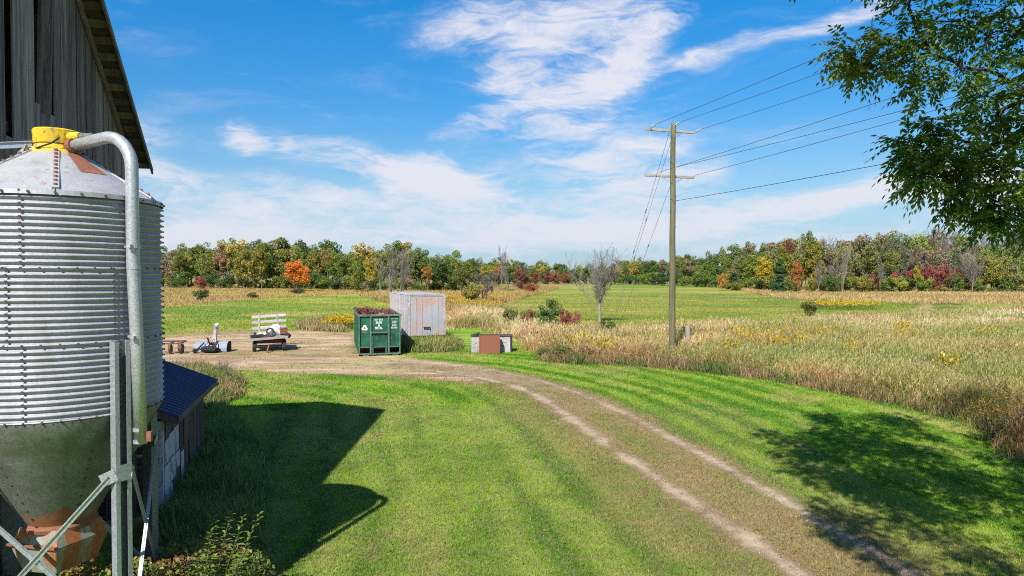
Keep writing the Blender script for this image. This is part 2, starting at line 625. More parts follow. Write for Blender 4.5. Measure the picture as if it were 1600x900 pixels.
M['rubber'] = paint_mat('tyre_rubber', (0.028, 0.027, 0.026), 0.85, 0.3, (0.10, 0.085, 0.07), 0.3, 5.0)
M['white_text'] = paint_mat('white_lettering', (0.50, 0.53, 0.50), 0.6, 0.22, (0.15, 0.24, 0.18), 0.12, 9.0)
M['blue_grey'] = paint_mat('faded_blue_paint', (0.20, 0.26, 0.33), 0.55, 0.4, (0.26, 0.15, 0.11), 0.2, 4.0)
M['white_tarp'] = paint_mat('white_tarp', (0.58, 0.57, 0.56), 0.6, 0.0, var=0.12, scale=4.0)
M['chute'] = paint_mat('grey_chute', (0.42, 0.42, 0.44), 0.5, 0.35, (0.24, 0.12, 0.08), 0.25, 5.0)
M['trailer_side'] = paint_mat('trailer_side_paint', (0.40, 0.385, 0.385), 0.5, 0.36, (0.29, 0.225, 0.20), 0.14, 1.4)
M['trailer_door'] = paint_mat('trailer_door_paint', (0.30, 0.325, 0.36), 0.5, 0.58, (0.38, 0.255, 0.205), 0.22, .22, (0.60, 0.78))
M['trailer_frame'] = paint_mat('trailer_frame', (0.33, 0.32, 0.335), 0.5, 0.35, (0.20, 0.15, 0.13), 0.2, 3.0)
M['cab_white'] = paint_mat('peeling_white_panel', (0.33, 0.32, 0.33), 0.6, 0.40, (0.17, 0.10, 0.075), 0.3, .55)
M['wire'] = paint_mat('aluminium_wire', (0.06, 0.065, 0.075), 0.5, 0.0)
M['guy'] = paint_mat('guy_strand', (0.17, 0.175, 0.19), 0.5, 0.0)
M['glassy'] = paint_mat('grey_insulator', (0.36, 0.34, 0.35), 0.3, 0.0)
M['red_scrap'] = paint_mat('red_scrap', (0.12, 0.026, 0.024), 0.7, 0.5, (0.10, 0.065, 0.05), 0.5, 4.0)
M['stone'] = paint_mat('foundation', (0.20, 0.19, 0.175), 0.9, 0.3, (0.10, 0.095, 0.085), 0.3, 2.0)


# ------------------------------------------------------------------ the land
def sheet_mat(name, amp, nscale, grain=(26, 26, 1), strength=0.5, blade=0.5, rough=0.9, soft=.25):
    m, t, b = new_mat(name)
    at = NODE(t, 'ShaderNodeAttribute', attribute_name='Col').outputs['Color']
    p = world_pos(t)
    g = noise(t, mapping(t, p, scale=grain), 1.0, 5, 0.7)
    g2 = noise(t, mapping(t, p, scale=tuple(k * .17 for k in grain)), 1.0, 5, 0.65)
    k = math_node(t, 'ADD', maprange(t, g, 0.25, 0.75, 1 - blade, 1 + blade, False), maprange(t, g2, 0.3, 0.7, -.22, .22, False))
    vm = NODE(t, 'ShaderNodeVectorMath', operation='SCALE')
    t.links.new(at, vm.inputs[0])
    t.links.new(k, vm.inputs['Scale'])
    t.links.new(vm.outputs[0], b.inputs['Base Color'])
    b.inputs['Roughness'].default_value = rough
    b.inputs['Specular IOR Level'].default_value = 0.12
    bump(t, b, g, strength, 0.03)
    sd = NODE(t, 'ShaderNodeAttribute', attribute_name='sd').outputs['Fac']
    n = noise(t, p, nscale, 6, 0.7)
    a = math_node(t, 'ADD', sd, math_node(t, 'MULTIPLY', math_node(t, 'SUBTRACT', n, 0.5), amp * 2))
    a = maprange(t, a, -amp * soft, amp * soft)
    tr = NODE(t, 'ShaderNodeBsdfTransparent')
    mx = NODE(t, 'ShaderNodeMixShader')
    t.links.new(a, mx.inputs[0])
    t.links.new(tr.outputs[0], mx.inputs[1])
    t.links.new(b.outputs[0], mx.inputs[2])
    t.links.new(mx.outputs[0], t.nodes['Material Output'].inputs[0])
    return m


def make_sheet(name, poly, z, cell, amp, colfun, mat, sdfun=None, margin=None):
    P = np.array(poly)
    mg = margin if margin is not None else amp * 1.3
    xs = np.arange(P[:, 0].min() - mg, P[:, 0].max() + mg + cell, cell)
    ys = np.arange(P[:, 1].min() - mg, P[:, 1].max() + mg + cell, cell)
    X, Y = np.meshgrid(xs, ys)
    sd = sdfun(X, Y) if sdfun else sdist(X, Y, poly)
    V = np.stack([X, Y, np.full_like(X, z)], -1).reshape(-1, 3)
    nx = len(xs)
    i = (np.arange(len(ys) - 1)[:, None] * nx + np.arange(nx - 1)[None]).ravel()
    Q = np.stack([i, i + 1, i + nx + 1, i + nx], -1)
    s = sd.ravel()
    Q = Q[s[Q].max(1) > -mg]
    used = np.zeros(len(V), bool)
    used[Q.ravel()] = True
    idx = np.cumsum(used) - 1
    V, s = V[used], s[used]
    me = np_mesh(name, V, quads=idx[Q], mat=mat, col=colfun(V[:, 0], V[:, 1]), attrs={'sd': s})
    o = link(name, me)
    tag(o, kind='structure')
    return o


def lerp(a, b, f):
    a, b = np.asarray(a), np.asarray(b)
    return a + (b - a) * f[..., None]


# wheel ruts, laid out on the ground
RUT_R = [tuple(GP(x, y)[:2]) for x, y in [(1470, 925), (1390, 878), (1290, 822), (1180, 757), (1070, 696), (980, 648), (910, 617), (850, 597), (790, 583), (730, 575), (660, 568), (590, 563)]]
RUT_L = [tuple(GP(x, y)[:2]) for x, y in [(1290, 925), (1210, 872), (1120, 812), (1040, 757), (960, 703), (900, 660), (850, 624), (800, 602), (745, 590), (680, 580), (610, 574), (540, 570), (430, 562)]]
MID = [((a[0] + b[0]) / 2, (a[1] + b[1]) / 2) for a, b in zip(RUT_R[:11], RUT_L[:11])]
RUT_W = [tuple(GP(x, y)[:2]) for x, y in [(640, 590), (560, 588), (480, 580), (400, 572), (300, 566), (240, 562)]]

# ---- base sheet
def ground_mat():
    m, t, b = new_mat('rough_ground')
    p = world_pos(t)
    n1 = noise(t, p, 0.035, 5, 0.6)
    n2 = noise(t, mapping(t, p, scale=(0.25, 0.5, 1)), 1.0, 6, 0.7)
    n3 = noise(t, p, 3.0, 5, 0.7)
    c = mix_col(t, maprange(t, n2, 0.35, 0.65), (0.22, 0.195, 0.055), (0.38, 0.285, 0.13))
    c = mix_col(t, maprange(t, n1, 0.45, 0.62, 0, .7), c, (0.145, 0.165, 0.045))
    c = mix_col(t, maprange(t, n3, 0.3, 0.7, .0, .45), c, (0.10, 0.085, 0.04))
    t.links.new(c, b.inputs['Base Color'])
    b.inputs['Roughness'].default_value = 0.95
    b.inputs['Specular IOR Level'].default_value = 0.1
    bump(t, b, n3, 0.7, 0.1)
    return m


xs = np.concatenate([[-2600, -1200, -700], np.linspace(-400, 400, 41), [700, 1200, 2600]])
ys = np.concatenate([[-400, -150], np.linspace(-60, 500, 29), [800, 1400, 3000]])
X, Y = np.meshgrid(xs, ys)
nx = len(xs)
i = (np.arange(len(ys) - 1)[:, None] * nx + np.arange(nx - 1)[None]).ravel()
ground = link('ground', np_mesh('ground', np.stack([X, Y, 0 * X], -1).reshape(-1, 3), quads=np.stack([i, i + 1, i + nx + 1, i + nx], -1), mat=ground_mat()))
tag(ground, kind='structure')


# ---- hay fields beyond the yard
def field_col(x, y):
    n = fbm(x, y * 1.5, 0.16, 3) * .55 + fbm(x + .3 * y, y * 1.4, .035, 13) * .45
    n2 = fbm(x + .4 * y, y * 2.0, 0.03, 9)
    c = lerp((0.175, 0.235, 0.032), (0.290, 0.290, 0.055), sstep(.35, .65, n))
    c = lerp(c, (0.125, 0.205, 0.028), sstep(.5, .68, n2) * .65)
    c = lerp(c, (0.38, 0.31, 0.11), sstep(.56, .70, fbm(x + .2 * y, y * 1.8, .09, 21)) * .6) * np.where(x > -8, .84, 1.0)[:, None]
    return c


fm = sheet_mat('hay_field', 2.0, 0.5, (2.2, 2.6, 1), 0.8, 0.42)
FIELD_A = [tuple(GP(x, y)[:2]) for x, y in [(120, 560), (258, 522), (420, 515), (540, 516), (620, 520), (640, 486), (700, 478), (620, 462), (560, 458), (430, 465), (330, 473), (258, 482), (60, 500)]]
FIELD_B = [tuple(GP(x, y)[:2]) for x, y in [(770, 484), (830, 506), (900, 520), (1000, 524), (1100, 520), (1250, 510), (1400, 498), (1440, 473), (1340, 471), (1240, 468), (1190, 461), (1130, 447), (1060, 444.5), (960, 443.6), (900, 444.5), (870, 449), (850, 456)]]
FIELD_C = [tuple(GP(x, y)[:2]) for x, y in [(1460, 492), (1800, 496), (1800, 472), (1460, 473)]]
make_sheet('hay_field', FIELD_A, 0.004, 1.5, 2.0, field_col, fm)
make_sheet('hay_field', FIELD_B, 0.004, 2.5, 3.0, field_col, fm)
make_sheet('hay_field', FIELD_C, 0.004, 2.0, 2.0, field_col, fm)


# ---- mown lawn
def along(X, Y, line):
    """distance travelled along a polyline to the point nearest (X, Y)"""
    best, out, L0 = np.full(X.shape, 1e9), np.zeros(X.shape), 0.0
    for (x0, y0), (x1, y1) in zip(line[:-1], line[1:]):
        dx, dy = x1 - x0, y1 - y0
        L = math.hypot(dx, dy)
        t = np.clip(((X - x0) * dx + (Y - y0) * dy) / L ** 2, 0, 1)
        d = np.hypot(X - x0 - t * dx, Y - y0 - t * dy)
        m = d < best
        best, out = np.where(m, d, best), np.where(m, L0 + t * L, out)
        L0 += L
    return out


def lawn_col(x, y):
    d, s = seg_dist(x, y, MID)
    sd = d * s
    n = fbm(x, y, 0.6, 5)
    n2 = fbm(x, y, 1.9, 31)
    al = along(x, y, MID)
    c = lerp((0.118, 0.240, 0.013), (0.190, 0.305, 0.024), sstep(.32, .68, n))
    # mower passes beside the track: sheen and shade of leaning blades painted in colour
    wob = fbm(x, y, .22, 77) * .9
    st = (fbm(al * .10, (sd + wob) * 1.5, 1.0, 79, 2) - .5) * 3.4 + .62 * np.sin((sd + wob) * 2 * np.pi / 1.45)
    c = lerp(c, (0.055, 0.160, 0.009), sstep(0, .9, st) * .85)
    c = lerp(c, (0.235, 0.315, 0.045), sstep(.1, .9, -st) * .80)
    c = lerp(c, (0.32, 0.285, 0.095), sstep(.58, .72, fbm(al * .5, sd * 1.2, .55, 40)) * .55)
    c = lerp(c, (0.06, 0.165, 0.012), sstep(.56, .7, n2) * .55)
    # thin worn turf along the drive, wide on its inner side
    wl = np.where(sd < 0, 3.5, 2.0)
    worn = (1 - sstep(.55, 1.05, d / wl + (fbm(x, y, .8, 12) - .5) * .45))
    c = lerp(c, lerp((0.245, 0.200, 0.080), (0.180, 0.185, 0.050), sstep(.35, .6, n2)), worn * .80)
    lane = 1 - sstep(1.0, 1.9, d + (fbm(x, y, .9, 14) - .5) * 1.3)
    c = lerp(c, lerp((0.300, 0.210, 0.105), (0.195, 0.205, 0.060), sstep(.40, .58, fbm(al * .4, sd * 1.3, 1.0, 33))), lane * .76)
    return c


lm = sheet_mat('mown_lawn', 0.5, 2.5, (30, 30, 1), 0.7, 0.35)
LAWN = [tuple(GP(x, y)[:2]) for x, y in [(250, 592), (330, 583), (480, 560), (620, 522), (660, 505), (745, 510), (800, 524), (845, 553), (880, 563), (960, 564), (1050, 571), (1200, 587), (1400, 628), (1545, 668), (1590, 715)]]
LAWN += [(17, 18), (24, 12), (24, -12), (-9, -12), (-8, 10), (-7, 14.0), (-8.2, 19.0)]
make_sheet('lawn', LAWN, 0.008, 0.3, 0.5, lawn_col, lm)


# ---- bare yard and the two-rut drive
def dirt_col(x, y):
    dr = np.minimum(np.minimum(seg_dist(x, y, RUT_R)[0], seg_dist(x, y, RUT_L)[0]), seg_dist(x, y, RUT_W)[0])
    n = fbm(x, y * 2.0, .5, 8)
    c = lerp((0.26, 0.168, 0.105), (0.42, 0.295, 0.20), sstep(.3, .7, n))
    c = lerp(c, (0.46, 0.365, 0.215), sstep(.54, .66, fbm(x * .35, y * 2.2, .5, 57)) * .7)
    c = lerp(c, (0.43, 0.335, 0.26), (1 - sstep(.02, .26, dr + (fbm(x, y, 2.2, 19) - .5) * .5)) * .6)
    c = lerp(c, (0.235, 0.215, 0.075), sstep(.48, .62, fbm(x * .5, y * 1.9, .42, 52)) * .6)
    c = lerp(c, (0.15, 0.10, 0.062), sstep(.54, .68, fbm(x * .35, y * 2.4, .5, 63)) * .7)
    return c


YARD = [tuple(GP(x, y)[:2]) for x, y in [(180, 548), (258, 528), (330, 521), (420, 519), (500, 518), (552, 525), (560, 552), (622, 556), (700, 566), (760, 572), (800, 588), (760, 600), (700, 596), (640, 592), (560, 586), (470, 584), (380, 578), (330, 585), (250, 600), (180, 610)]]


def track_col(x, y):
    dr = np.minimum(seg_dist(x, y, RUT_R)[0], seg_dist(x, y, RUT_L)[0])
    c = lerp((0.245, 0.170, 0.098), (0.335, 0.245, 0.155), sstep(.3, .7, fbm(x, y, 1.3, 8)))
    c = lerp(c, (0.40, 0.315, 0.225), (1 - sstep(.0, .16, dr + (fbm(x, y, 2.6, 19) - .5) * .6)) * .6)
    return lerp(c, (0.20, 0.155, 0.09), sstep(.52, .66, fbm(x, y, 1.6, 63)) * .6)


def track_sd(X, Y):
    rr = seg_dist(X, Y, RUT_R)[0]
    rl = seg_dist(X, Y, RUT_L)[0]
    mid = seg_dist(X, Y, MID)[0]
    wr = 0.20 + .36 * (fbm(X, Y, .8, 88) - .5)
    w = np.maximum(wr - rr, wr * 1.15 - rl)
    wash = 1.2 - mid - 1.0 * sstep(.0, .9, (26 - Y) / 10) + (fbm(X, Y, .9, 97) - .5) * 1.2
    return np.maximum(w, np.minimum(wash - .25, .16) * sstep(24, 33, Y) - .10)


tm = sheet_mat('drive_dirt', 0.34, 3.6, (22, 22, 1), 0.8, 0.34, soft=.75)
ym = sheet_mat('yard_dirt', 0.9, 0.9, (9, 14, 1), 0.8, 0.36, soft=.6)
TRK = [(p[0] - 2.2, p[1] - 1) for p in MID] + [(p[0] + 2.2, p[1] + 1) for p in MID[::-1]]
make_sheet('dirt_yard', YARD, 0.012, 0.35, 0.9, dirt_col, ym)
make_sheet('dirt_track', TRK, 0.016, 0.12, 0.34, track_col, tm, sdfun=track_sd, margin=.45)


# ------------------------------------------------------------------ grasses
def blade_mesh(name, P, h, w, lean, col, mat, tipcol=None, three=True):
    """tapered, bent blades: five vertices each (or three when short)"""
    N = len(P)
    a = RNG.random(N) * 2 * np.pi
    side = np.stack([np.cos(a), np.sin(a), np.zeros(N)], -1) * (w / 2)[:, None]
    ld = np.stack([lean[:, 0], lean[:, 1], np.zeros(N)], -1)
    up = np.array([0, 0, 1.0])
    tip = P + up * h[:, None] * np.sqrt(np.clip(1 - (np.hypot(lean[:, 0], lean[:, 1])) ** 2, .15, 1))[:, None] + ld * h[:, None]
    if tipcol is None:
        tipcol = col
    if three:
        V = np.stack([P - side, P + side, tip], 1).reshape(-1, 3)
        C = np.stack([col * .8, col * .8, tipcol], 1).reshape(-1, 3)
        T = np.arange(N * 3).reshape(-1, 3)
        return np_mesh(name, V, tris=T, mat=mat, col=C)
    mid = P + (tip - P) * .55 + up * (h * .10)[:, None] - ld * (h * .14)[:, None]
    V = np.stack([P - side, P + side, mid - side * .75, mid + side * .75, tip], 1).reshape(-1, 3)
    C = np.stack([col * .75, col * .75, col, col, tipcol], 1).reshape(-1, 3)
    b = np.arange(N)[:, None] * 5
    return np_mesh(name, V, tris=b + np.array([[2, 3, 4]]), quads=b + np.array([[0, 1, 3, 2]]), mat=mat, col=C)


def view_scatter(n, y0, y1, power=1.0, spread=1.12):
    """points on the ground in a fan in front of the camera, thinning with distance"""
    u = RNG.random(n)
    y = (y0 ** (1 - power) + u * (y1 ** (1 - power) - y0 ** (1 - power))) ** (1 / (1 - power)) if power != 1 else y0 * (y1 / y0) ** u
    x = (RNG.random(n) * 2 - 1) * .75 * spread * y
    return x, y


# short turf
x, y = view_scatter(880000, 9.6, 46, 1.0)
sd = sdist(x, y, LAWN)
tr_ = track_sd(x, y)
yd_ = sdist(x, y, YARD)
keep = (sd > RNG.normal(0, .12, len(x))) & (tr_ < RNG.normal(-.06, .10, len(x))) & (yd_ < RNG.normal(0, .4, len(x)))
x, y, tr_ = x[keep], y[keep], tr_[keep]
c = lawn_col(x, y) * (0.80 + .44 * RNG.random(len(x)))[:, None]
dry = RNG.random(len(x)) < .07
c[dry] = np.array([0.36, 0.31, 0.12]) * (0.8 + .4 * RNG.random(dry.sum()))[:, None]
h = (0.022 + .045 * RNG.random(len(x)) ** 1.5) * (1 + .010 * y)
w = 0.008 + 0.0009 * y
ln_ = RNG.normal(0, .38, (len(x), 2))
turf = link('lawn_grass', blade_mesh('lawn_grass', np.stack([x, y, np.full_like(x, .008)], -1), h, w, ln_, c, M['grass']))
tag(turf, 'short mown green grass covering the lawn beside the drive', 'grass', kind='stuff')

# stubble and clover of the hay fields, as far as blades can be made out
for poly, n_, y1 in ((FIELD_A, 90000, 150), (FIELD_B, 90000, 170)):
    x, y = view_scatter(n_ * 4, 44, y1, 1.3)
    k = sdist(x, y, poly) > RNG.normal(0, .5, len(x))
    x, y = x[k][:n_], y[k][:n_]
    c = field_col(x, y) * (.8 + .8 * RNG.random(len(x)))[:, None]
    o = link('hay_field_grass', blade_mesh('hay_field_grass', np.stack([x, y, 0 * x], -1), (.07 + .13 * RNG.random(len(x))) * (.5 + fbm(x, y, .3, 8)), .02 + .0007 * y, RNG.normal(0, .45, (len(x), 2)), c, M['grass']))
    tag(o, 'regrown green hay field grass ' + ('left of the box trailer' if poly is FIELD_A else 'behind the utility pole'), 'grass', kind='stuff')

# rough meadow between lawn and hay field
MEADOW = [tuple(GP(px, py)[:2]) for px, py in [(698, 517), (745, 513), (800, 527), (842, 556), (880, 566), (960, 567), (1050, 574), (1130, 581), (1200, 590), (1300, 610), (1400, 631), (1500, 655), (1548, 672), (1575, 705), (1640, 740), (1800, 760),
                                               (1900, 478), (1600, 484), (1450, 493), (1330, 500), (1250, 506), (1050, 518), (950, 518), (880, 516), (820, 504), (770, 486), (705, 480)]]


def meadow_points(n, y0, y1, power):
    x, y = view_scatter(n, y0, y1, power)
    s = sdist(x, y, MEADOW)
    k = s > RNG.normal(.15, .25 + .006 * y, n)
    return x[k], y[k], s[k]


def meadow_col(x, y, s):
    n1 = fbm(x, y * 1.3, .16, 101)
    n2 = fbm(x, y * 1.4, .30, 202)
    n3 = fbm(x, y * 1.2, .10, 303)
    r = RNG.random(len(x))
    c = lerp((0.40, 0.285, 0.130), (0.66, 0.53, 0.29), sstep(.34, .62, n1 + (r - .5) * .45))
    c = lerp(c, (0.42, 0.205, 0.125), sstep(.48, .60, n2 + (RNG.random(len(x)) - .5) * .3) * .85)          # russet heads
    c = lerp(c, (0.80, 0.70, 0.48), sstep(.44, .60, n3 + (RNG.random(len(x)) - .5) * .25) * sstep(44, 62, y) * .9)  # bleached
    g = sstep(.50, .60, fbm(x, y * 1.5, .21, 404) + (RNG.random(len(x)) - .5) * .25)
    c = lerp(c, (0.155, 0.225, 0.045), g * .9)
    c = lerp(c, (0.18, 0.25, 0.055), sstep(.42, .56, fbm(x, y * 1.4, .13, 919) + (RNG.random(len(x)) - .5) * .3) * sstep(9, 20, x) * .75)
    c = lerp(c, (0.27, 0.26, 0.07), sstep(.54, .66, fbm(x, y * 1.5, .45, 505) + (RNG.random(len(x)) - .5) * .2) * .8)
    # greener hollow at the right
    hol = np.exp(-(((x - 21) / 8) ** 2 + ((y - 33) / 7.0) ** 2)) + .8 * np.exp(-(((x - 12.5) / 4) ** 2 + ((y - 39) / 3.0) ** 2)) + .7 * np.exp(-(((x - 34) / 7) ** 2 + ((y - 47) / 4.0) ** 2))
    hol = hol * (.55 + .9 * fbm(x, y, .6, 707))
    c = lerp(c, lerp((0.16, 0.25, 0.06), (0.26, 0.30, 0.09), RNG.random(len(x))), np.clip(hol * 1.5 + (RNG.random(len(x)) - .6) * .5, 0, .92))
    edge = (1 - sstep(.5, 3.0, s)) * sstep(.3, .6, fbm(x, y, .25, 808))
    c = lerp(c, (0.34, 0.17, 0.105), edge * .65 * (RNG.random(len(x)) < .7))
    return c


x, y, s = meadow_points(900000, 17, 125, 1.2)
c = meadow_col(x, y, s) * np.array([1.36, 1.22, 1.2]) * (.72 + .6 * RNG.random(len(x)))[:, None]
clump = fbm(x, y, .55, 55)
h = (.45 + .75 * RNG.random(len(x)) ** .7) * (.25 + 1.45 * clump) * (0.45 + .55 * sstep(-.1, 1.3, s))
h *= np.where(np.exp(-(((x - 21) / 7) ** 2 + ((y - 34) / 6.0) ** 2)) > .4, .75, 1)
w = .009 + .00042 * y
lw = fbm(x, y, .35, 66) - .5
lv = fbm(x, y, .35, 67) - .5
ln_ = RNG.normal(0, .40, (len(x), 2)) + np.stack([lw * 2.0, lv * 2.0], -1)
ln_ = np.clip(ln_, -.75, .75)
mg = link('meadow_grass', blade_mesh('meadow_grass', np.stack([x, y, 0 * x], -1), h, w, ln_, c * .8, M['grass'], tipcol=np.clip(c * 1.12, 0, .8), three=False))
tag(mg, 'tall dry tan and russet grass in the rough strip around the utility pole', 'grass', kind='stuff')

# tan seed heads on the grass tops
x, y, s = meadow_points(90000, 18, 95, 1.2)
k = s > .3
x, y, s = x[k], y[k], s[k]
c = meadow_col(x, y, s)
c = lerp(c, (0.46, 0.30, 0.17), np.full(len(x), .45)) * (.8 + .5 * RNG.random(len(x)))[:, None]
z = (.70 + .55 * RNG.random(len(x))) * (.25 + 1.45 * fbm(x, y, .55, 55)) * (0.45 + .55 * sstep(-.1, 1.3, s))
sh = link('seed_heads', blade_mesh('seed_heads', np.stack([x, y, z * .82], -1), .16 + .1 * RNG.random(len(x)), .022 + .0006 * y, RNG.normal(0, .5, (len(x), 2)) + np.array([.2, 0]), c, M['grass'], tipcol=c * 1.1, three=False))
tag(sh, 'pale seed heads topping the tall dry meadow grass', 'grass', kind='stuff')

# broad-leaved weeds, dock and milkweed mixed into the grass
x, y, s = meadow_points(100000, 18, 85, 1.2)
k = (fbm(x, y, .28, 611) + (RNG.random(len(x)) - .5) * .3 > .5) & (s > .1)
x, y, s = x[k], y[k], s[k]
n4 = fbm(x, y, .5, 612)
c = lerp((0.13, 0.19, 0.045), (0.30, 0.21, 0.09), sstep(.4, .6, n4 + (RNG.random(len(x)) - .5) * .3))
c = lerp(c, (0.30, 0.10, 0.06), (RNG.random(len(x)) < .06) * 1.0) * (.7 + .7 * RNG.random(len(x)))[:, None]
z = RNG.random(len(x)) * (.30 + .85 * fbm(x, y, .55, 55)) * (0.35 + .65 * sstep(-.1, 1.0, s))
mw = link('meadow_weeds', blade_mesh('meadow_weeds', np.stack([x, y, z], -1), .10 + .12 * RNG.random(len(x)), .035 + .0011 * y, RNG.normal(0, .7, (len(x), 2)), c, M['leaf'], three=False))
tag(mw, 'broad green and brown weeds mixed through the dry meadow grass', 'weeds', kind='stuff')

# leafy yellow-flowered weeds scattered through the meadow
def flower_mass(name, centres, per, label, colr=((0.62, 0.42, 0.02), (0.50, 0.36, 0.04)), hgt=(.6, 1.15)):
    P, C, H = [], [], []
    for (cx, cy, r, k) in centres:
        n = int(per * k)
        a = RNG.random(n) * 2 * np.pi
        q = np.sqrt(RNG.random(n)) * r
        P.append(np.stack([cx + q * np.cos(a), cy + q * np.sin(a) * .8, RNG.random(n) ** .6 * (hgt[0] + (hgt[1] - hgt[0]) * RNG.random(n))], -1))
    P = np.concatenate(P)
    top = P[:, 2] > hgt[0] * .72
    c = np.where(top[:, None], lerp(colr[0], colr[1], RNG.random(len(P))), lerp((0.10, 0.165, 0.03), (0.21, 0.22, 0.06), RNG.random(len(P))))
    c = c * (.75 + .5 * RNG.random(len(P)))[:, None]
    o = link(name, blade_mesh(name, P, .10 + .10 * RNG.random(len(P)), .05 + .0011 * P[:, 1], RNG.normal(0, .5, (len(P), 2)), c, M['leaf'], three=False))
    return tag(o, label, 'flowers', kind='stuff')


def gc(px, py, r, k=1.0):
    p = GP(px, py)
    return (p[0], p[1], r, k)


flower_mass('meadow_goldenrod', [gc(1200, 540, 1.2), gc(1170, 548, .9), gc(1235, 530, 1.1), gc(1265, 548, 1.0), gc(1220, 552, .8), gc(1290, 535, .9), gc(1415, 540, .8), gc(1410, 525, .7), gc(1540, 535, .8), gc(1160, 535, .8), gc(945, 556, .9, .7), gc(905, 548, .8, .5), gc(1480, 590, .6, .7), gc(1140, 560, .7, .6), gc(1330, 560, .7, .5)], 380,
            'yellow goldenrod clumps flowering in the dry meadow right of the utility pole')
flower_mass('far_goldenrod', [gc(1310, 484, 4.0, 3), gc(1345, 483, 3, 2), gc(1290, 482, 3.5, 2), gc(715, 478, 2.2, 1.5), gc(740, 481, 2.2, 1.5), gc(765, 484, 2, 1), gc(700, 470, 2.5, 1.2), gc(765, 470, 3, 1)], 330,
            'bright yellow goldenrod patches at the back edge of the meadow', hgt=(.8, 1.3))
flower_mass('yard_goldenrod', [gc(540, 513, 1.8, 2.4), gc(525, 514, 1.3, 1.4), gc(560, 508, 2.2, 2.4), gc(600, 502, 2.4, 2.0), gc(640, 496, 2, 1)], 420,
            'yellow goldenrod bank growing behind the green waste container', hgt=(.7, 1.2))


def patch(name, label, px_poly, n, hgt, colr, w0=.012, lean=.25, tip=None, cat='grass', var=.5):
    poly = [tuple(GP(a, b)[:2]) if not isinstance(a, str) else b for a, b in px_poly]
    P = np.array(poly)
    x = P[:, 0].min() + RNG.random(n * 3) * np.ptp(P[:, 0])
    y = P[:, 1].min() + RNG.random(n * 3) * np.ptp(P[:, 1])
    s = sdist(x, y, poly)
    k = s > RNG.normal(.05, .12, len(x))
    x, y, s = x[k][:n], y[k][:n], s[k][:n]
    f = np.clip(fbm(x, y, .8, 71) + (RNG.random(len(x)) - .5) * var, 0, 1)
    c = lerp(colr[0], colr[1], sstep(.3, .7, f)) * (.75 + .5 * RNG.random(len(x)))[:, None]
    h = (hgt[0] + (hgt[1] - hgt[0]) * RNG.random(len(x))) * (.6 + .8 * fbm(x, y, 1.1, 72)) * (.5 + .5 * sstep(0, .5, s))
    o = link(name, blade_mesh(name, np.stack([x, y, 0 * x], -1), h, w0 + .0008 * y, RNG.normal(0, lean, (len(x), 2)), c, M['grass'], tipcol=c * 1.1, three=False))
    return tag(o, label, cat, kind='stuff')


patch('unmown_grass', 'long dark green unmown grass along the wall of the lean-to shed',
      [(232, 830), (262, 790), (300, 700), (322, 650), (350, 635), (400, 690), (412, 760), (405, 830), (380, 880), (300, 905), (230, 900)], 30000, (.25, .70), ((0.10, 0.175, 0.05), (0.19, 0.26, 0.08)), .011, .3)
patch('trailer_weeds', 'green weeds growing up around the wheels of the box trailer',
      [(628, 548), (640, 552), (690, 551), (724, 546), (722, 538), (690, 532), (630, 531)], 9000, (.35, .95), ((0.13, 0.20, 0.04), (0.30, 0.27, 0.10)), .02, .4)
patch('shed_weeds', 'dry brown and green weeds at the far corner of the lean-to shed',
      [(300, 640), (338, 640), (375, 622), (386, 600), (370, 585), (330, 578), (260, 575), (230, 590)], 18000, (.2, .62), ((0.30, 0.23, 0.11), (0.14, 0.19, 0.05)), .016, .35)
patch('meadow_margin', 'low green and dark weeds along the front margin of the meadow',
      [(835, 556), (850, 566), (900, 570), (960, 571), (1050, 578), (1130, 588), (1200, 596), (1300, 615), (1400, 636), (1500, 660), (1500, 650), (1400, 626), (1200, 584), (1050, 566), (960, 558), (905, 545), (850, 545)], 22000, (.2, .65), ((0.09, 0.14, 0.035), (0.27, 0.175, 0.095)), .016, .4)
patch('yard_fringe_grass', 'pale straw fringe between the bare yard and the hay field',
      [(470, 516), (545, 520), (545, 505), (500, 500), (455, 510)], 6000, (.3, .8), ((0.36, 0.27, 0.14), (0.24, 0.22, 0.08)), .02, .35)

# far unmown strips in front of the woods
def far_strip(name, label, px_poly, n, hgt, cols):
    poly = [tuple(GP(a, b)[:2]) for a, b in px_poly]
    P = np.array(poly)
    x = P[:, 0].min() + RNG.random(n * 4) * np.ptp(P[:, 0])
    y = P[:, 1].min() + RNG.random(n * 4) * np.ptp(P[:, 1])
    k = inside(x, y, poly)
    x, y = x[k][:n], y[k][:n]
    f = np.clip(fbm(x, y * 1.6, .05, 171) + (RNG.random(len(x)) - .5) * .35, 0, 1)
    c = lerp(cols[0], cols[1], sstep(.35, .62, f))
    c = lerp(c, cols[2], sstep(.52, .7, fbm(x, y * 1.6, .07, 175) + (RNG.random(len(x)) - .5) * .3))
    c = c * (.7 + .6 * RNG.random(len(x)))[:, None]
    h = (hgt[0] + (hgt[1] - hgt[0]) * RNG.random(len(x))) * (.6 + .8 * fbm(x, y, .2, 72))
    o = link(name, blade_mesh(name, np.stack([x, y, 0 * x], -1), h, .03 + .00042 * y, RNG.normal(0, .42, (len(x), 2)), c, M['grass'], tipcol=c * 1.1, three=False))
    return tag(o, label, 'grass', kind='stuff')


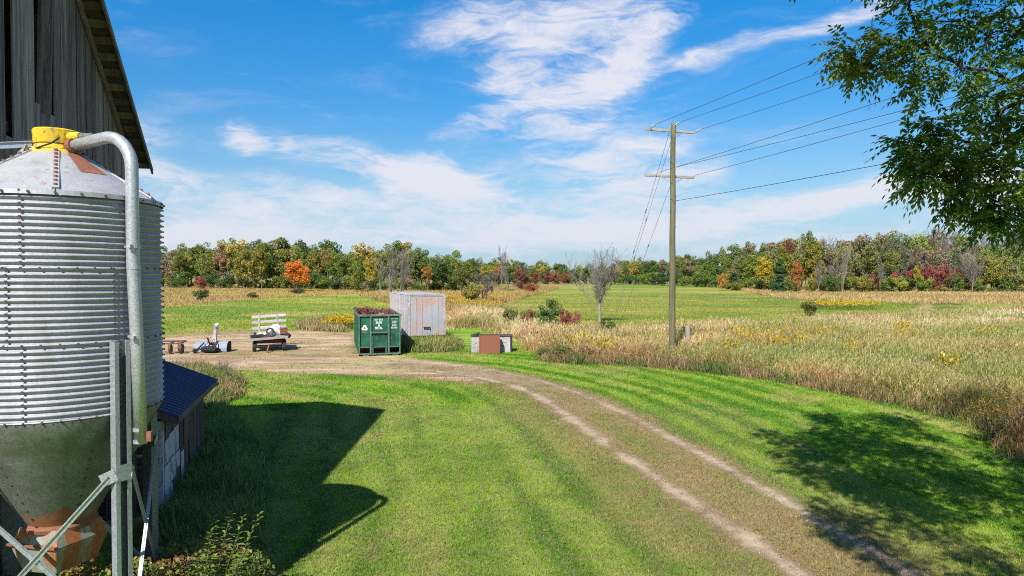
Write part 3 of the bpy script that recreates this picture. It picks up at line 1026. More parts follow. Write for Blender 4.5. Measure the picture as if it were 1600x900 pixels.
far_strip('far_meadow_grass', 'unmown golden grass between the hay field and the wood at the left',
          [(200, 486), (258, 482), (330, 474), (430, 466), (560, 459), (620, 463), (720, 478), (700, 455), (600, 449), (420, 446.5), (200, 446)], 110000, (.2, .55), ((0.46, 0.33, 0.12), (0.33, 0.27, 0.075), (0.42, 0.27, 0.15)))
far_strip('wood_edge_grass', 'unmown straw and russet grass in front of the wood at the right',
          [(1150, 452), (1200, 463), (1250, 470), (1340, 473), (1440, 475), (1800, 476), (1900, 455), (1240, 451)], 100000, (.3, .85), ((0.52, 0.38, 0.18), (0.33, 0.25, 0.085), (0.44, 0.27, 0.14)))
far_strip('middle_scrub_grass', 'tawny scrub grass around the bare trees behind the box trailer',
          [(560, 462), (640, 486), (700, 486), (770, 478), (850, 458), (875, 450), (740, 448), (620, 452)], 70000, (.35, 1.0), ((0.48, 0.34, 0.15), (0.27, 0.24, 0.07), (0.42, 0.21, 0.09)))


# ------------------------------------------------------------------ loose stones, tufts and fallen leaves
def pebbles(name, label, X, Y, size, cols):
    n = len(X)
    d = np.array([[1, 0, 0], [0, 1, 0], [-1, 0, 0], [0, -1, 0], [0, 0, .8], [0, 0, -.4]], float)
    V = (d[None] * (size[:, None, None] * (.6 + .8 * RNG.random((n, 6, 1)))) + np.stack([X, Y, size * .3 + .014], -1)[:, None]).reshape(-1, 3)
    T = np.array([[0, 1, 4], [1, 2, 4], [2, 3, 4], [3, 0, 4], [1, 0, 5], [2, 1, 5], [3, 2, 5], [0, 3, 5]])
    F_ = (np.arange(n)[:, None, None] * 6 + T[None]).reshape(-1, 3)
    c = lerp(cols[0], cols[1], RNG.random(n)) * (.7 + .6 * RNG.random(n))[:, None]
    o = link(name, np_mesh(name, V, tris=F_, mat=M['pebble'], col=np.repeat(c, 6, 0)))
    return tag(o, label, 'stones', kind='stuff')


pm, pt, pb_ = new_mat('pebble')
pt.links.new(NODE(pt, 'ShaderNodeAttribute', attribute_name='Col').outputs['Color'], pb_.inputs['Base Color'])
pb_.inputs['Roughness'].default_value = 0.85
M['pebble'] = pm
X_, Y_ = [], []
for line, n_ in ((RUT_R, 2600), (RUT_L, 1700)):
    L_ = np.array(line)
    k = RNG.integers(0, len(L_) - 1, n_)
    f = RNG.random(n_)[:, None]
    P_ = L_[k] * (1 - f) + L_[k + 1] * f + RNG.normal(0, .16, (n_, 2))
    X_.append(P_[:, 0])
    Y_.append(P_[:, 1])
X_, Y_ = np.concatenate(X_), np.concatenate(Y_)
pebbles('rut_gravel', 'loose pale stones pressed into the wheel ruts of the drive', X_, Y_, .006 + .016 * RNG.random(len(X_)) ** 2, ((0.38, 0.33, 0.28), (0.22, 0.18, 0.14)))
x, y = view_scatter(60000, 30, 60, 1.0)
k = sdist(x, y, YARD) > .2
x, y = x[k], y[k]
k = fbm(x * .5, y * 1.6, .5, 57) + (RNG.random(len(x)) - .5) * .3 > .56
x, y = x[k], y[k]
c = lerp((0.42, 0.33, 0.16), (0.16, 0.19, 0.05), (RNG.random(len(x)) < .35) * 1.0) * (.7 + .6 * RNG.random(len(x)))[:, None]
o = link('yard_tufts', blade_mesh('yard_tufts', np.stack([x, y, np.full_like(x, .012)], -1), .04 + .10 * RNG.random(len(x)), .02 + .0006 * y, RNG.normal(0, .5, (len(x), 2)), c, M['grass']))
tag(o, 'straw and thin grass tufts lying over the bare yard', 'grass', kind='stuff')
x, y = view_scatter(5200, 10, 30, 1.0)
k = (sdist(x, y, LAWN) > .1) & ((x > 2 + RNG.normal(0, 3, len(x))) | (RNG.random(len(x)) < .3))
x, y = x[k][:1500], y[k][:1500]
P_ = np.stack([x, y, .035 + .02 * RNG.random(len(x))], -1)
o = link('fallen_leaves', blade_mesh('fallen_leaves', P_, .035 + .03 * RNG.random(len(x)), .03 + .02 * RNG.random(len(x)), RNG.normal(0, .8, (len(x), 2)), lerp((0.42, 0.33, 0.06), (0.25, 0.14, 0.06), RNG.random(len(x))), M['leaf'], three=True))
tag(o, 'small yellow and brown fallen leaves scattered over the lawn', 'leaves', kind='stuff')


# ------------------------------------------------------------------ barn (gable end beside the grain bin)
BRZ = math.radians(15)
barn = empty('barn', (-10.12, 18.03, 0), BRZ, 'weathered grey plank barn with an overhanging gable roof behind the grain bin', 'barn')
BW, RIDGE = 10.4, -5.2
OV, EO, EZ, K = 0.52, 0.36, 7.66, 0.735
LEN = 14.0


def roof_z(y):
    return EZ + K * (EO - y) if y > RIDGE else EZ + K * (EO - RIDGE) - K * (RIDGE - y)


sl = math.atan(K)
# roof slopes: thin metal sheets over boards
for nm, y0, y1 in (('roof', EO, RIDGE), ('roof', RIDGE, -BW - EO)):
    b = MB()
    za, zb = roof_z(y0) if y0 != RIDGE else roof_z(RIDGE), roof_z(y1) if y1 != RIDGE else roof_z(RIDGE)
    b.hexa([(-LEN - .5, y0, za + .02), (OV, y0, za + .02), (OV, y1, zb + .02), (-LEN - .5, y1, zb + .02),
            (-LEN - .5, y0, za + .055), (OV, y0, za + .055), (OV, y1, zb + .055), (-LEN - .5, y1, zb + .055)])
    r = b.build(nm, M['rust_dark'], barn)
    # open sheathing boards seen from below
    n = int(abs(y1 - y0) / .36)
    me = None
    for i in range(n + 1):
        t = (i + .35) / (n + 1)
        yy = y0 + (y1 - y0) * t
        zz = za + (zb - za) * t
        a = sl if y0 > y1 and y1 == RIDGE else -sl
        q = MB().box((0, 0, 0), (1.7, .27 if i % 3 else .2, .025)) if me is None else None
        if me is None:
            o = q.build('sheathing_board', M['barn_dark'] if i % 4 else M['barn_trim'], r)
            me = o.data
        else:
            o = link('sheathing_board', me, r)
        o.location = (OV - .86 + random.uniform(-.01, .01), yy, zz - .012)
        o.rotation_euler = (-a, 0, random.uniform(-.006, .006))
    # barge board and the rafter against the wall
    q = MB()
    q.hexa([(OV - .03, y0, za - .13), (OV + .012, y0, za - .13), (OV + .012, y1, zb - .13), (OV - .03, y1, zb - .13),
            (OV - .03, y0, za + .018), (OV + .012, y0, za + .018), (OV + .012, y1, zb + .018), (OV - .03, y1, zb + .018)])
    q.build('barge_board', M['barn_trim'], r)
    q = MB()
    q.hexa([(.05, y0, za - .23), (.11, y0, za - .23), (.11, y1, zb - .23), (.05, y1, zb - .23),
            (.05, y0, za - .05), (.11, y0, za - .05), (.11, y1, zb - .05), (.05, y1, zb - .05)])
    q.build('rafter', M['barn_trim'], r)
# walls that the photo hides: plain boarded slabs
MB().box((-LEN / 2, -.06, 3.7), (LEN, .06, 7.4)).build('side_wall', M['barn_wood'], barn)
MB().box((-LEN / 2, -BW + .06, 3.7), (LEN, .06, 7.4)).build('side_wall', M['barn_wood'], barn)
g = MB()
g.hexa([(-LEN, 0, 0), (-LEN + .06, 0, 0), (-LEN + .06, -BW, 0), (-LEN, -BW, 0), (-LEN, 0, 7.5), (-LEN + .06, 0, 7.5), (-LEN + .06, -BW, 7.5), (-LEN, -BW, 7.5)])
g.add([(-LEN, 0, 7.5), (-LEN, -BW, 7.5), (-LEN, RIDGE, 11.3)], [(0, 1, 2)])
g.build('rear_gable', M['barn_wood'], barn)
MB().box((-LEN / 2, -BW / 2, .35), (LEN + .02, BW + .02, .7)).build('foundation', M['stone'], barn)
gw = MB()
for zz in (2.4, 5.0, 7.3):
    gw.box((-.14, -BW / 2, zz), (.16, BW - .2, .18))
for yy in (-.2, -2.6, RIDGE, -7.6, -BW + .2):
    gw.box((-.14, yy, 4.4), (.15, .18, 7.2 if abs(yy - RIDGE) > 1 else 10.6))
wall = gw.build('gable_framing', M['barn_dark'], barn)
MB().bar((-.35, -4.6, 9.4), (-.3, -6.3, 7.5), .12, .12, (1, 0, 0)).build('brace', M['barn_trim'], barn)
y = -.02
i = 0
while y > -BW + .05:
    w = random.uniform(.20, .33)
    w = min(w, BW + y)
    y0, y1 = y, y - w
    yc = (y0 + y1) / 2
    lo = .62 + random.uniform(-.06, .03)
    top0, top1 = roof_z(y0) - .16, roof_z(y1) - .16
    x0 = random.uniform(0, .016)
    if -5.95 < yc < -5.05:
        top0 = top1 = 7.80 + random.uniform(-.25, .2)
    elif -7.05 < yc < -6.86:
        top0 = top1 = 7.1
    sk = random.uniform(-.018, .018)
    p = MB()
    p.hexa([(x0, y0, lo), (x0 + .026, y0, lo), (x0 + .026, y1, lo), (x0, y1, lo),
            (x0, y0 + sk, top0), (x0 + .026, y0 + sk, top0), (x0 + .026, y1 + sk, top1), (x0, y1 + sk, top1)])
    p.build('plank', M['barn_wood'], wall)
    y = y1 - random.choice((.006, .01, .014, .03, .05))
    i += 1
# a board hanging loose in the opening, another leaning behind it
MB().bar((-.02, -5.42, 7.6), (.03, -5.34, 10.6), .24, .026, (0, 1, 0)).build('plank', M['barn_wood'], wall)

# ------------------------------------------------------------------ lean-to shed against the gable
shed = empty('lean_to_shed', (-10.12, 18.03, 0), BRZ, 'low lean-to shed with navy ribbed metal roof and flaking white boards', 'shed')
SX, SY0, SY1, SZ, SK = 2.2, -5.25, -.22, 2.0, 0.42


def shed_z(x):
    return SZ + (SX - x) * SK


roof = MB()
roof.hexa([(.09, SY0, shed_z(.09) - .02), (SX, SY0, shed_z(SX) - .02), (SX, SY1, shed_z(SX) - .02), (.09, SY1, shed_z(.09) - .02),
           (.09, SY0, shed_z(.09)), (SX, SY0, shed_z(SX)), (SX, SY1, shed_z(SX)), (.09, SY1, shed_z(.09))])
roof = roof.build('roof', M['navy_roof'], shed)
rib = None
yy = SY0 + .06
while yy < SY1:
    if rib is None:
        m_ = MB()
        m_.hexa([(.09, -.032, shed_z(.09)), (SX + .01, -.032, shed_z(SX + .01)), (SX + .01, .032, shed_z(SX + .01)), (.09, .032, shed_z(.09)),
                 (.09, -.014, shed_z(.09) + .026), (SX + .01, -.014, shed_z(SX + .01) + .026), (SX + .01, .014, shed_z(SX + .01) + .026), (.09, .014, shed_z(.09) + .026)])
        rib = m_.build('roof_rib', M['navy_roof'], roof)
        rib.location.y = yy
        me = rib.data
    else:
        link('roof_rib', me, roof).location.y = yy
    yy += .228
MB().bar((.09, SY0 + .02, shed_z(.09) - .10), (SX, SY0 + .02, shed_z(SX) - .10), .03, .14).build('rake_board', M['shed_wood'], roof)
MB().box((SX - .03, (SY0 + SY1) / 2, SZ - .085), (.03, SY1 - SY0 - .02, .12)).build('eave_board', M['shed_wood'], roof)
WX = 1.84
sw = MB()
for zz in (.5, 1.2, 1.88):
    sw.box((WX - .08, (SY0 + SY1) / 2 + .05, zz), (.07, SY1 - SY0 - .5, .09))
for yy in (SY0 + .25, -3.9, -2.6, -1.4, SY1 - .25):
    sw.box((WX - .1, yy, 1.0), (.1, .1, 2.0))
frame = sw.build('wall_frame', M['shed_wood'], shed)
# long wall facing the lawn: boards, the nearer ones patched with white panels
y = SY0 + .2
i = 0
while y < SY1 - .2:
    w = random.uniform(.16, .26)
    x0 = WX + random.uniform(0, .014)
    white = y < -3.55
    lo = random.uniform(.02, .16)
    top = SZ + .02
    p = MB()
    p.hexa([(x0, y, lo), (x0 + .022, y, lo), (x0 + .022, y + w, lo + random.uniform(-.05, .05)), (x0, y + w, lo),
            (x0, y + random.uniform(-.015, .015), top), (x0 + .022, y, top), (x0 + .022, y + w, top), (x0, y + w, top)])
    p.build('wall_board', M['shed_wood'], frame)
    y += w + random.choice((.005, .012, .02, .045))
for k, (ya, yb, za, zb, tilt) in enumerate([(-5.02, -4.62, .98, 1.46, .02), (-4.60, -4.15, 1.02, 1.52, -.01), (-4.13, -3.7, 1.0, 1.55, .01), (-5.02, -4.55, .42, .95, .0), (-4.53, -4.05, .5, .99, .03),
                                             (-4.03, -3.6, .62, .96, -.02), (-5.02, -4.72, -.02, .40, .0), (-4.70, -4.35, .1, .44, .06), (-3.45, -3.15, .15, .85, .05), (-3.1, -2.6, .95, 1.6, -.01), (-2.5, -2.1, .3, 1.3, .03)]):
    b = MB().box((WX + .05, (ya + yb) / 2, (za + zb) / 2), (.014, yb - ya, zb - za), (tilt, 0, 0))
    b.build('white_panel', M['shed_white'] if k < 9 else M['shed_wood'], frame)
# end wall facing the camera: open bays with a few boards
for xx in (.25, .9, 1.35):
    MB().box((xx, SY0 + .16, shed_z(xx) / 2 - .07), (.09, .09, shed_z(xx) - .14)).build('post', M['shed_wood'], shed)
for k in range(7):
    MB().box((.9, SY0 + .24, .25 + k * .21), (1.75, .025, .16), (0, random.uniform(-.03, .03), 0)).build('end_board', M['barn_dark'], shed)
MB().box((1.1, SY0 + .2, 1.95), (1.4, .03, .2)).build('end_board', M['shed_wood'], shed)
MB().box((WX - .02, SY0 + .19, .95), (.12, .12, 1.9)).build('corner_post', M['shed_white'], shed)

# ------------------------------------------------------------------ grain bin
BC = Vector((-5.945, 8.94, 0))
R0 = 1.205
Z0, Z1 = 3.12, 5.80
bin_ = empty('grain_bin', BC, 0, 'corrugated galvanized grain bin on legs with hopper bottom and yellow lid', 'grain bin')
RH = (Z1 - Z0) / 3
D2R = math.pi / 180


def corr_panel(t0, t1, za, zb, waves, n, bulge=0.0):
    rows = waves * 8 + 1
    V, Q = [], []
    for j in range(rows):
        z = za + (zb - za) * j / (rows - 1)
        for k in range(n + 1):
            t = t0 + (t1 - t0) * k / n
            r = R0 + .0175 * math.cos(2 * math.pi * j / 8) + (.006 if k == n else (.003 if k == n - 1 else 0))
            V.append((r * math.cos(t), r * math.sin(t), z))
    for j in range(rows - 1):
        for k in range(n):
            a = j * (n + 1) + k
            Q.append((a, a + 1, a + n + 2, a + n + 1))
    return V, Q


bolts = MB()


def bolt(t, z, r=R0 + .016, s=.013):
    p = Vector((math.cos(t), math.sin(t), 0))
    bolts.tube([p * (r - .004) + Vector((0, 0, z)), p * (r + .016) + Vector((0, 0, z))], s, 6)


for ring in range(3):
    za, zb = Z0 + RH * ring, Z0 + RH * (ring + 1)
    base = (-22.6, -29.5, -22.6)[ring] * D2R
    st = 2 * math.pi / 7
    for p in range(7):
        V, Q = corr_panel(base + st * p, base + st * (p + 1) + .02, za, zb, 12, 18)
        m_ = MB()
        m_.add(V, Q)
        m_.build('wall_panel', M['galv'], bin_, smooth=True)
        for j in range(12):
            bolt(base + st * p + .012, za + (zb - za) * (j + .5) / 12 + .034, R0 + .021, .013)
    nb = 42
    for k in range(nb):
        bolt(2 * math.pi * k / nb + .07, za + .004, R0 + .019, .012)
for k in range(84):
    bolt(2 * math.pi * k / 84, Z0 - .012, R0 + .004, .011)
# roof cone panels with raised bolted seams
RT, ZT = .30, 6.40
base = -57 * D2R
rb = MB()
for p in range(6):
    m_ = MB()
    t0, t1 = base + p * math.pi / 3, base + (p + 1) * math.pi / 3
    m_.lathe([(R0 + .035, Z1 - .045), (R0 + .03, Z1 + .012), (R0 - .02, Z1 + .03), ((R0 + RT) / 2, (Z1 + .03 + ZT) / 2 + .012), (RT, ZT)], n=14, t0=t0 + .004, t1=t1 - .004)
    m_.build('roof_panel', M['galv_roof'], bin_, smooth=False)
    a = Vector((math.cos(t0), math.sin(t0), 0))
    s_ = MB()
    s_.bar(a * (R0 + .01) + Vector((0, 0, Z1 + .035)), a * RT + Vector((0, 0, ZT + .012)), .075, .022)
    s_.build('roof_seam', M['galv_roof'], bin_)
    for j in range(10):
        f = (j + .5) / 10
        q = a * (R0 + (RT - R0) * f) + Vector((0, 0, Z1 + .035 + (ZT - Z1 - .02) * f))
        rb.tube([q, q + Vector((0, 0, .035))], .021, 6)
for k in range(30):
    t = 2 * math.pi * k / 30 + .05
    bolt(t, Z1 - .018, R0 + .036, .016)
bolts.build('bolts', M['rust_dark'], bin_)['kind'] = 'stuff'
rb.build('seam_bolts', M['rust'], bin_)['kind'] = 'stuff'
# rust patch: a repair plate beside the lid
t0 = -38 * D2R
m_ = MB()
m_.lathe([(.80, Z1 + .03 + (ZT - Z1 - .03) * (R0 - .02 - .80) / (R0 - .02 - RT) + .022), (.36, ZT - .015)], n=5, t0=t0, t1=t0 + .42)
m_.build('rusty_patch', M['rust'], bin_)
# lid
m_ = MB()
m_.lathe([(.33, ZT - .05), (.31, ZT + .03), (.27, ZT + .045), (.235, ZT + .11)], n=28)
m_.build('collar', M['yellow'], bin_, smooth=True)
m_ = MB()
m_.lathe([(.235, ZT + .11), (.252, ZT + .12), (.262, ZT + .29), (.25, ZT + .305), (0.0, ZT + .32)], n=28)
lid = m_.build('lid', M['yellow'], bin_, smooth=False)
dv = Vector((math.cos(-.30), math.sin(-.30), 0))
m_ = MB()
m_.tube([dv * .22 + Vector((0, 0, ZT + .215)), dv * .43 + Vector((0, 0, ZT + .20))], .062, 12)
m_.build('lid_stub', M['yellow'], lid, smooth=False)
m_ = MB()
m_.tube([dv * .42 + Vector((0, 0, ZT + .20)), dv * .64 + Vector((0, 0, ZT + .19))], .05, 12)
m_.build('grey_sleeve', M['galv_dark'], lid, smooth=False)
# lid opening arm running to the left
av = Vector((-.80, -.60, 0))
m_ = MB()
a0 = av * .26 + Vector((0, 0, ZT + .10))
a1 = av * 1.7 + Vector((0, 0, ZT - .14))
m_.bar(a0, a1, .075, .012, (.6, -.8, .1))
m_.bar(a0 + Vector((0, 0, .04)), a1 + Vector((0, 0, .04)), .04, .012, (0, 0, 1))
arm = m_.build('lid_arm', M['galv_leg'], bin_)
m_ = MB()
m_.bar(av * .34 + Vector((0, 0, ZT + .1)), av * .40 + Vector((0, 0, ZT - .08)), .06, .012, (0, 1, 0))
m_.build('arm_bracket', M['galv_dark'], arm)
m_ = MB()
pts = [av * .3 + Vector((0, 0, ZT + .0)), Vector((-.02, -.32, ZT + .03)), Vector((.14, -.30, ZT + .09)), Vector((.2, -.24, ZT + .17))]
m_.tube(pts, .011, 6)
m_.build('latch_rod', M['black'], bin_)
# fill pipe: out of the collar, over the rim, down the side
th = -21.5 * D2R
u = Vector((math.cos(th), math.sin(th), 0))
PR = R0 + .148
pts = [u * .30 + Vector((0, 0, ZT + .08)), u * .75 + Vector((0, 0, ZT + .135))]
Rb = .42
cx = PR - Rb
for k in range(0, 10):
    a = math.pi / 2 * k / 9
    pts.append(u * (cx + Rb * math.sin(a)) + Vector((0, 0, ZT + .15 - Rb + Rb * math.cos(a))))
side = Vector((-u.y, u.x, 0))
bot = u * (PR + .02) + side * (.07) + Vector((0, 0, 2.72))
pts += [u * PR + Vector((0, 0, 5.0)), u * (PR + .01) + side * .035 + Vector((0, 0, 4.0)), bot]
m_ = MB()
m_.tube(pts, .072, 18, caps=False)
pipe = m_.build('fill_pipe', M['galv_pipe'], bin_, smooth=True, solid=.006)
for zc, off, rr in ((5.18, 0, .079), (4.92, .005, .077), (4.06, .033, .081), (2.90, .062, .079), (2.75, .068, .080)):
    m_ = MB()
    c_ = u * (PR + .008) + side * off
    m_.tube([c_ + Vector((0, 0, zc - .022)), c_ + Vector((0, 0, zc + .022))], rr, 18)
    if zc in (5.18, 4.06):
        m_.box(c_ - side * .09 + Vector((0, 0, zc)) + u * .05, (.04, .05, .04))
        m_.bar(c_ - u * .02 + Vector((0, 0, zc)), u * (R0 - .01) + side * off + Vector((0, 0, zc)), .03, .03)
    m_.build('pipe_clamp', M['galv_pipe'], pipe)
m_ = MB()
m_.tube([u * .27 + Vector((0, 0, ZT + .078)), u * .36 + Vector((0, 0, ZT + .09))], .098, 16)
m_.build('pipe_flange', M['rust'], pipe)
m_ = MB()
m_.box(bot + u * .10 + side * .04 + Vector((0, 0, .09)), (.06, .05, .12))
m_.build('rusty_tag', M['rust'], pipe)
# hopper
ZH, RHB = 1.60, .37
base = -38 * D2R
for p in range(6):
    m_ = MB()
    t0, t1 = base + p * math.pi / 3, base + (p + 1) * math.pi / 3
    off = .004 * (p % 2)
    prof = [(R0 + .006, Z0 + .02), (R0 + .004 + off, Z0 - .04)]
    for k in range(1, 9):
        f = k / 8
        prof.append((R0 + (RHB - R0) * f + off, Z0 - .04 + (ZH - Z0 + .04) * f))
    m_.lathe(prof, n=12, t0=t0, t1=t1 + .015)
    h_ = m_.build('hopper_panel', M['hopper'], bin_, smooth=True)
    a = Vector((math.cos(t0 + .02), math.sin(t0 + .02), 0))
    b_ = MB()
    for j in range(12):
        f = (j + .5) / 12
        q = a * (R0 + (RHB - R0) * f) + Vector((0, 0, Z0 + (ZH - Z0) * f))
        n_ = (a * 1.5 + Vector((0, 0, -.88))).normalized()
        b_.tube([q, q + n_ * .018], .016, 6)
    b_.build('hopper_bolts', M['rust_dark'], h_)['kind'] = 'stuff'
m_ = MB()
m_.lathe([(RHB + .03, ZH + .05), (RHB + .055, ZH), (RHB + .04, ZH - .05), (RHB - .02, ZH - .06)], n=20)
m_.build('hopper_ring', M['rust'], bin_)
bq = Vector((.02, -.03, 0))
br = Matrix.Rotation(-.35, 3, 'Z')


def bx(x, y, z):
    return br @ Vector((x * .80, y * .80, 0)) + bq + Vector((0, 0, z))


m_ = MB()
m_.hexa([bx(-.30, -.42, 1.02), bx(.36, -.36, 1.05), bx(.36, .34, 1.05), bx(-.30, .34, 1.02),
         bx(-.48, -.50, 1.36), bx(.50, -.46, 1.40), bx(.50, .46, 1.40), bx(-.48, .46, 1.36)])
m_.hexa([bx(-.48, -.50, 1.36), bx(.50, -.46, 1.40), bx(.50, .46, 1.40), bx(-.48, .46, 1.36),
         bx(-.40, -.40, 1.58), bx(.42, -.38, 1.60), bx(.42, .38, 1.60), bx(-.40, .38, 1.58)])
boot = m_.build('discharge_boot', M['rusty_boot'], bin_, bevel=.008)
m_ = MB()
m_.bar(bx(-.50, -.515, 1.385), bx(.52, -.475, 1.425), .05, .03)
m_.build('boot_lip', M['rust'], boot)
# legs: lipped channels
LEG_T = [-27, 63, 153, 243]
LW, LD, LIP, TH = .20, .10, .055, .006


def leg(th_deg, z0, z1, mat):
    t = th_deg * D2R
    o_ = Vector((math.cos(t), math.sin(t), 0))
    s_ = Vector((-o_.y, o_.x, 0))
    c_ = o_ * (R0 + .016)
    out = MB()

    def plate(x0, x1, y0, y1, out):
        P = [(x0, y0), (x1, y0), (x1, y1), (x0, y1)]
        out.hexa([c_ + s_ * a + o_ * b + Vector((0, 0, z0)) for a, b in P] + [c_ + s_ * a + o_ * b + Vector((0, 0, z1)) for a, b in P])
    w = LW / 2
    plate(-w + TH, w - TH, 0, TH, out)
    web = out
    out = MB()
    for sgn in (-1, 1):
        a, b = sorted((sgn * w, sgn * (w - TH)))
        plate(a, b, 0, LD, out)
        a, b = sorted((sgn * (w - TH), sgn * (w - LIP)))
        plate(a, b, LD - TH, LD, out)
    g_ = out.build('leg', mat, bin_)
    web.build('leg_web', M['galv_dark'], g_)
    hb = MB()
    for k in range(14):
        z = z1 - .04 - k * .066
        for sg in (-.028, .028):
            p = c_ + s_ * sg + o_ * TH + Vector((0, 0, z))
            hb.tube([p, p + o_ * .012], .011, 6)
    hb.build('leg_bolts', M['rust_dark'], g_)['kind'] = 'stuff'
    gp = MB()
    zc = 2.40
    gp.bar(c_ - s_ * (w + .002) + o_ * (LD + .004) + Vector((0, 0, zc)), c_ + s_ * (w + .002) + o_ * (LD + .004) + Vector((0, 0, zc)), .006, .20)
    for sg in (-1, 1):
        p = c_ + s_ * sg * (w + .004) + o_ * LD + Vector((0, 0, zc))
        q = c_ + s_ * sg * (w + .11) - o_ * .02 + Vector((0, 0, zc - .07))
        gp.bar(p, q, .006, .15)
    gp.build('gusset', M['galv_leg'], g_)
    fp = MB()
    fp.box(c_ + o_ * .05 + Vector((0, 0, .02)), (.36, .36, .04))
    fp.build('foot_plate', M['galv_dark'], g_)
    return c_, s_, o_


fr = {}
for k, t in enumerate(LEG_T):
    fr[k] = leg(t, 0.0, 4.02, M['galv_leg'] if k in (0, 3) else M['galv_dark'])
for k in range(4):
    (c0, s0, o0), (c1, s1, o1) = fr[k], fr[(k + 1) % 4]
    for (za, zb, ina) in ((2.36, .55, .02), (.55, 2.36, .045)):
        a = c0 + s0 * (LW / 2 + .06) + o0 * ina + Vector((0, 0, za))
        b = c1 - s1 * (LW / 2 + .06) + o1 * ina + Vector((0, 0, zb))
        nrm = (o0 + o1).normalized()
        m_ = MB()
        m_.bar(a, b, .065, .007, nrm)
        m_.bar(a + Vector((0, 0, .03)), b + Vector((0, 0, .03)), .007, .045, nrm)
        m_.build('brace', M['galv_leg'], bin_)

# ------------------------------------------------------------------ utility pole and its wires
PB = GP(1050, 556)
pole = empty('utility_pole', PB, 0, 'tall greenish wooden utility pole with two crossarms in the meadow', 'utility pole')
PT = AT(1051, 193, PB[1])[2]
m_ = MB()
n = 16
m_.tube([(.012 * math.sin(k * 1.3), 0, -.3 + (PT + .3) * k / n) for k in range(n + 1)], [.205 - .065 * k / n for k in range(n + 1)], 14)
m_.build('pole_shaft', M['pole_wood'], pole, smooth=True)
ad = Vector((.945, .33, 0)).normalized()
WD = Vector((.345, -.94, 0)).normalized()
WIRE = []
for zc, half in ((AT(1048, 203.5, PB[1])[2], (1.75, 1.62)), (AT(1046, 275, PB[1])[2], (1.75, 1.55))):
    m_ = MB()
    cc = -WD * .20
    m_.bar(cc - ad * half[0] + Vector((0, 0, zc + .0)), cc + ad * half[1] + Vector((0, 0, zc)), .11, .14)
    arm = m_.build('crossarm', M['arm_wood'], pole, bevel=.008)
    m_ = MB()
    for sg in (-1, 1):
        m_.bar(cc + ad * sg * .75 + Vector((0, 0, zc - .05)) + WD * .06, Vector((0, 0, zc - .5)) + WD * .15, .035, .008)
    m_.build('arm_brace', M['galv_dark'], arm)
top_arm, low_arm = AT(1048, 203.5, PB[1])[2], AT(1046, 275, PB[1])[2]
ATT = [(-1.45, top_arm + .10), (0.0, PT - .12), (1.58, top_arm + .02), (-1.1, low_arm + .08), (0.0, low_arm + .42), (1.48, low_arm + .06)]
for k, (s_, zz) in enumerate(ATT):
    a = ad * s_ + Vector((0, 0, zz)) + (WD * .18 if s_ == 0 else WD * -.10)
    m_ = MB()
    e = a + WD * (.62 if k < 3 else .34) + Vector((0, 0, .05))
    m_.tube([a + (e - a) * f for f in (0, .1, .12, .22, .24, .34, .36, .5, .52, .66, .7, 1)],
            [.02, .02, .05, .05, .02, .055, .02, .055, .02, .05, .02, .02] if k < 3 else [.012, .012, .03, .03, .015, .03, .015, .03, .015, .03, .012, .012], 8)
    if k < 3:
        m_.bar(e, e + Vector((0, 0, .16)) + WD * .04, .02, .02)
    m_.build('insulator', M['glassy'], pole)
    WIRE.append(Vector(PB) + e)
nb = MB()
ns = Vector((.18, -.05, AT(1055, 314, PB[1])[2]))
nb.tube([ns, ns + WD * .12], .03, 8)
nb.build('neutral_bracket', M['galv_dark'], pole)
WIRE.append(Vector(PB) + ns + WD * .12)
mb_ = MB()
for k in range(9):
    mb_.box((-.19 if k % 2 else .17, -.10, 9.4 - k * .9), (.03, .05, .06))
mb_.build('pole_steps', M['rust_dark'], pole)
WL = ['uppermost overhead wire from the left end of the top crossarm', 'overhead wire leaving the top of the utility pole', 'overhead wire from the right end of the top crossarm',
      'overhead wire from the left end of the lower crossarm', 'overhead wire passing the pole just above the lower crossarm', 'overhead wire from the right end of the lower crossarm',
      'lowest overhead wire fixed below both crossarms']
END_PX = [(1392, 40), (1300, 106), (1320, 128), (1380, 156), (1410, 172), (1480, 166), (1385, 255)]
for k, a in enumerate(WIRE):
    # every span runs on past the camera at the right to the next pole down the line
    px, py = END_PX[k]
    L = 62.0
    m_ = MB()
    dirx = WD.copy()
    # depth at which this wire crosses the sight line that the photo shows
    u_ = (px - 800) / F
    t_ = (u_ * a.y - a.x) / (dirx.x - u_ * dirx.y)
    zt = AT(px, py, a.y + dirx.y * t_)[2]
    sl_ = (zt - a.z) / t_
    pts = []
    for q in range(41):
        f = q / 40
        t = L * f
        sag = 0.00055 * t * (t - t_)
        pts.append((a.x + dirx.x * t, a.y + dirx.y * t, a.z + sl_ * t + sag))
    m_.tube(pts, .012 if k < 6 else .014, 5, caps=False)
    tag(m_.build('overhead_wire', M['wire']), WL[k], 'wire', 'overhead wires on the utility pole')
AN = GP(949, 531)
GL = ['guy wire from the pole top slanting down to the field, nearer the pole top', 'guy wire running close beside its twin from under the top crossarm', 'guy wire from below the lower crossarm down to the field']
for k, (zz, dx) in enumerate(((PT - .25, 0), (PT - 1.1, .12), (low_arm - .55, .55))):
    m_ = MB()
    a = Vector(PB) + Vector((-.12, .1, zz))
    b = Vector((AN[0] + dx, AN[1] + .2 * k, 0.0))
    m_.tube([a, a + (b - a) * .5 - Vector((0, 0, .05)), b], .011, 5)
    for f in (.33, .52):
        q = a + (b - a) * f
        q2 = a + (b - a) * (f + .018)
        m_.tube([q, q2], .035, 6)
    tag(m_.build('guy_wire', M['guy']), GL[k], 'wire', 'guy wires of the utility pole')
fp_ = GP(1074, 548)
m_ = MB()
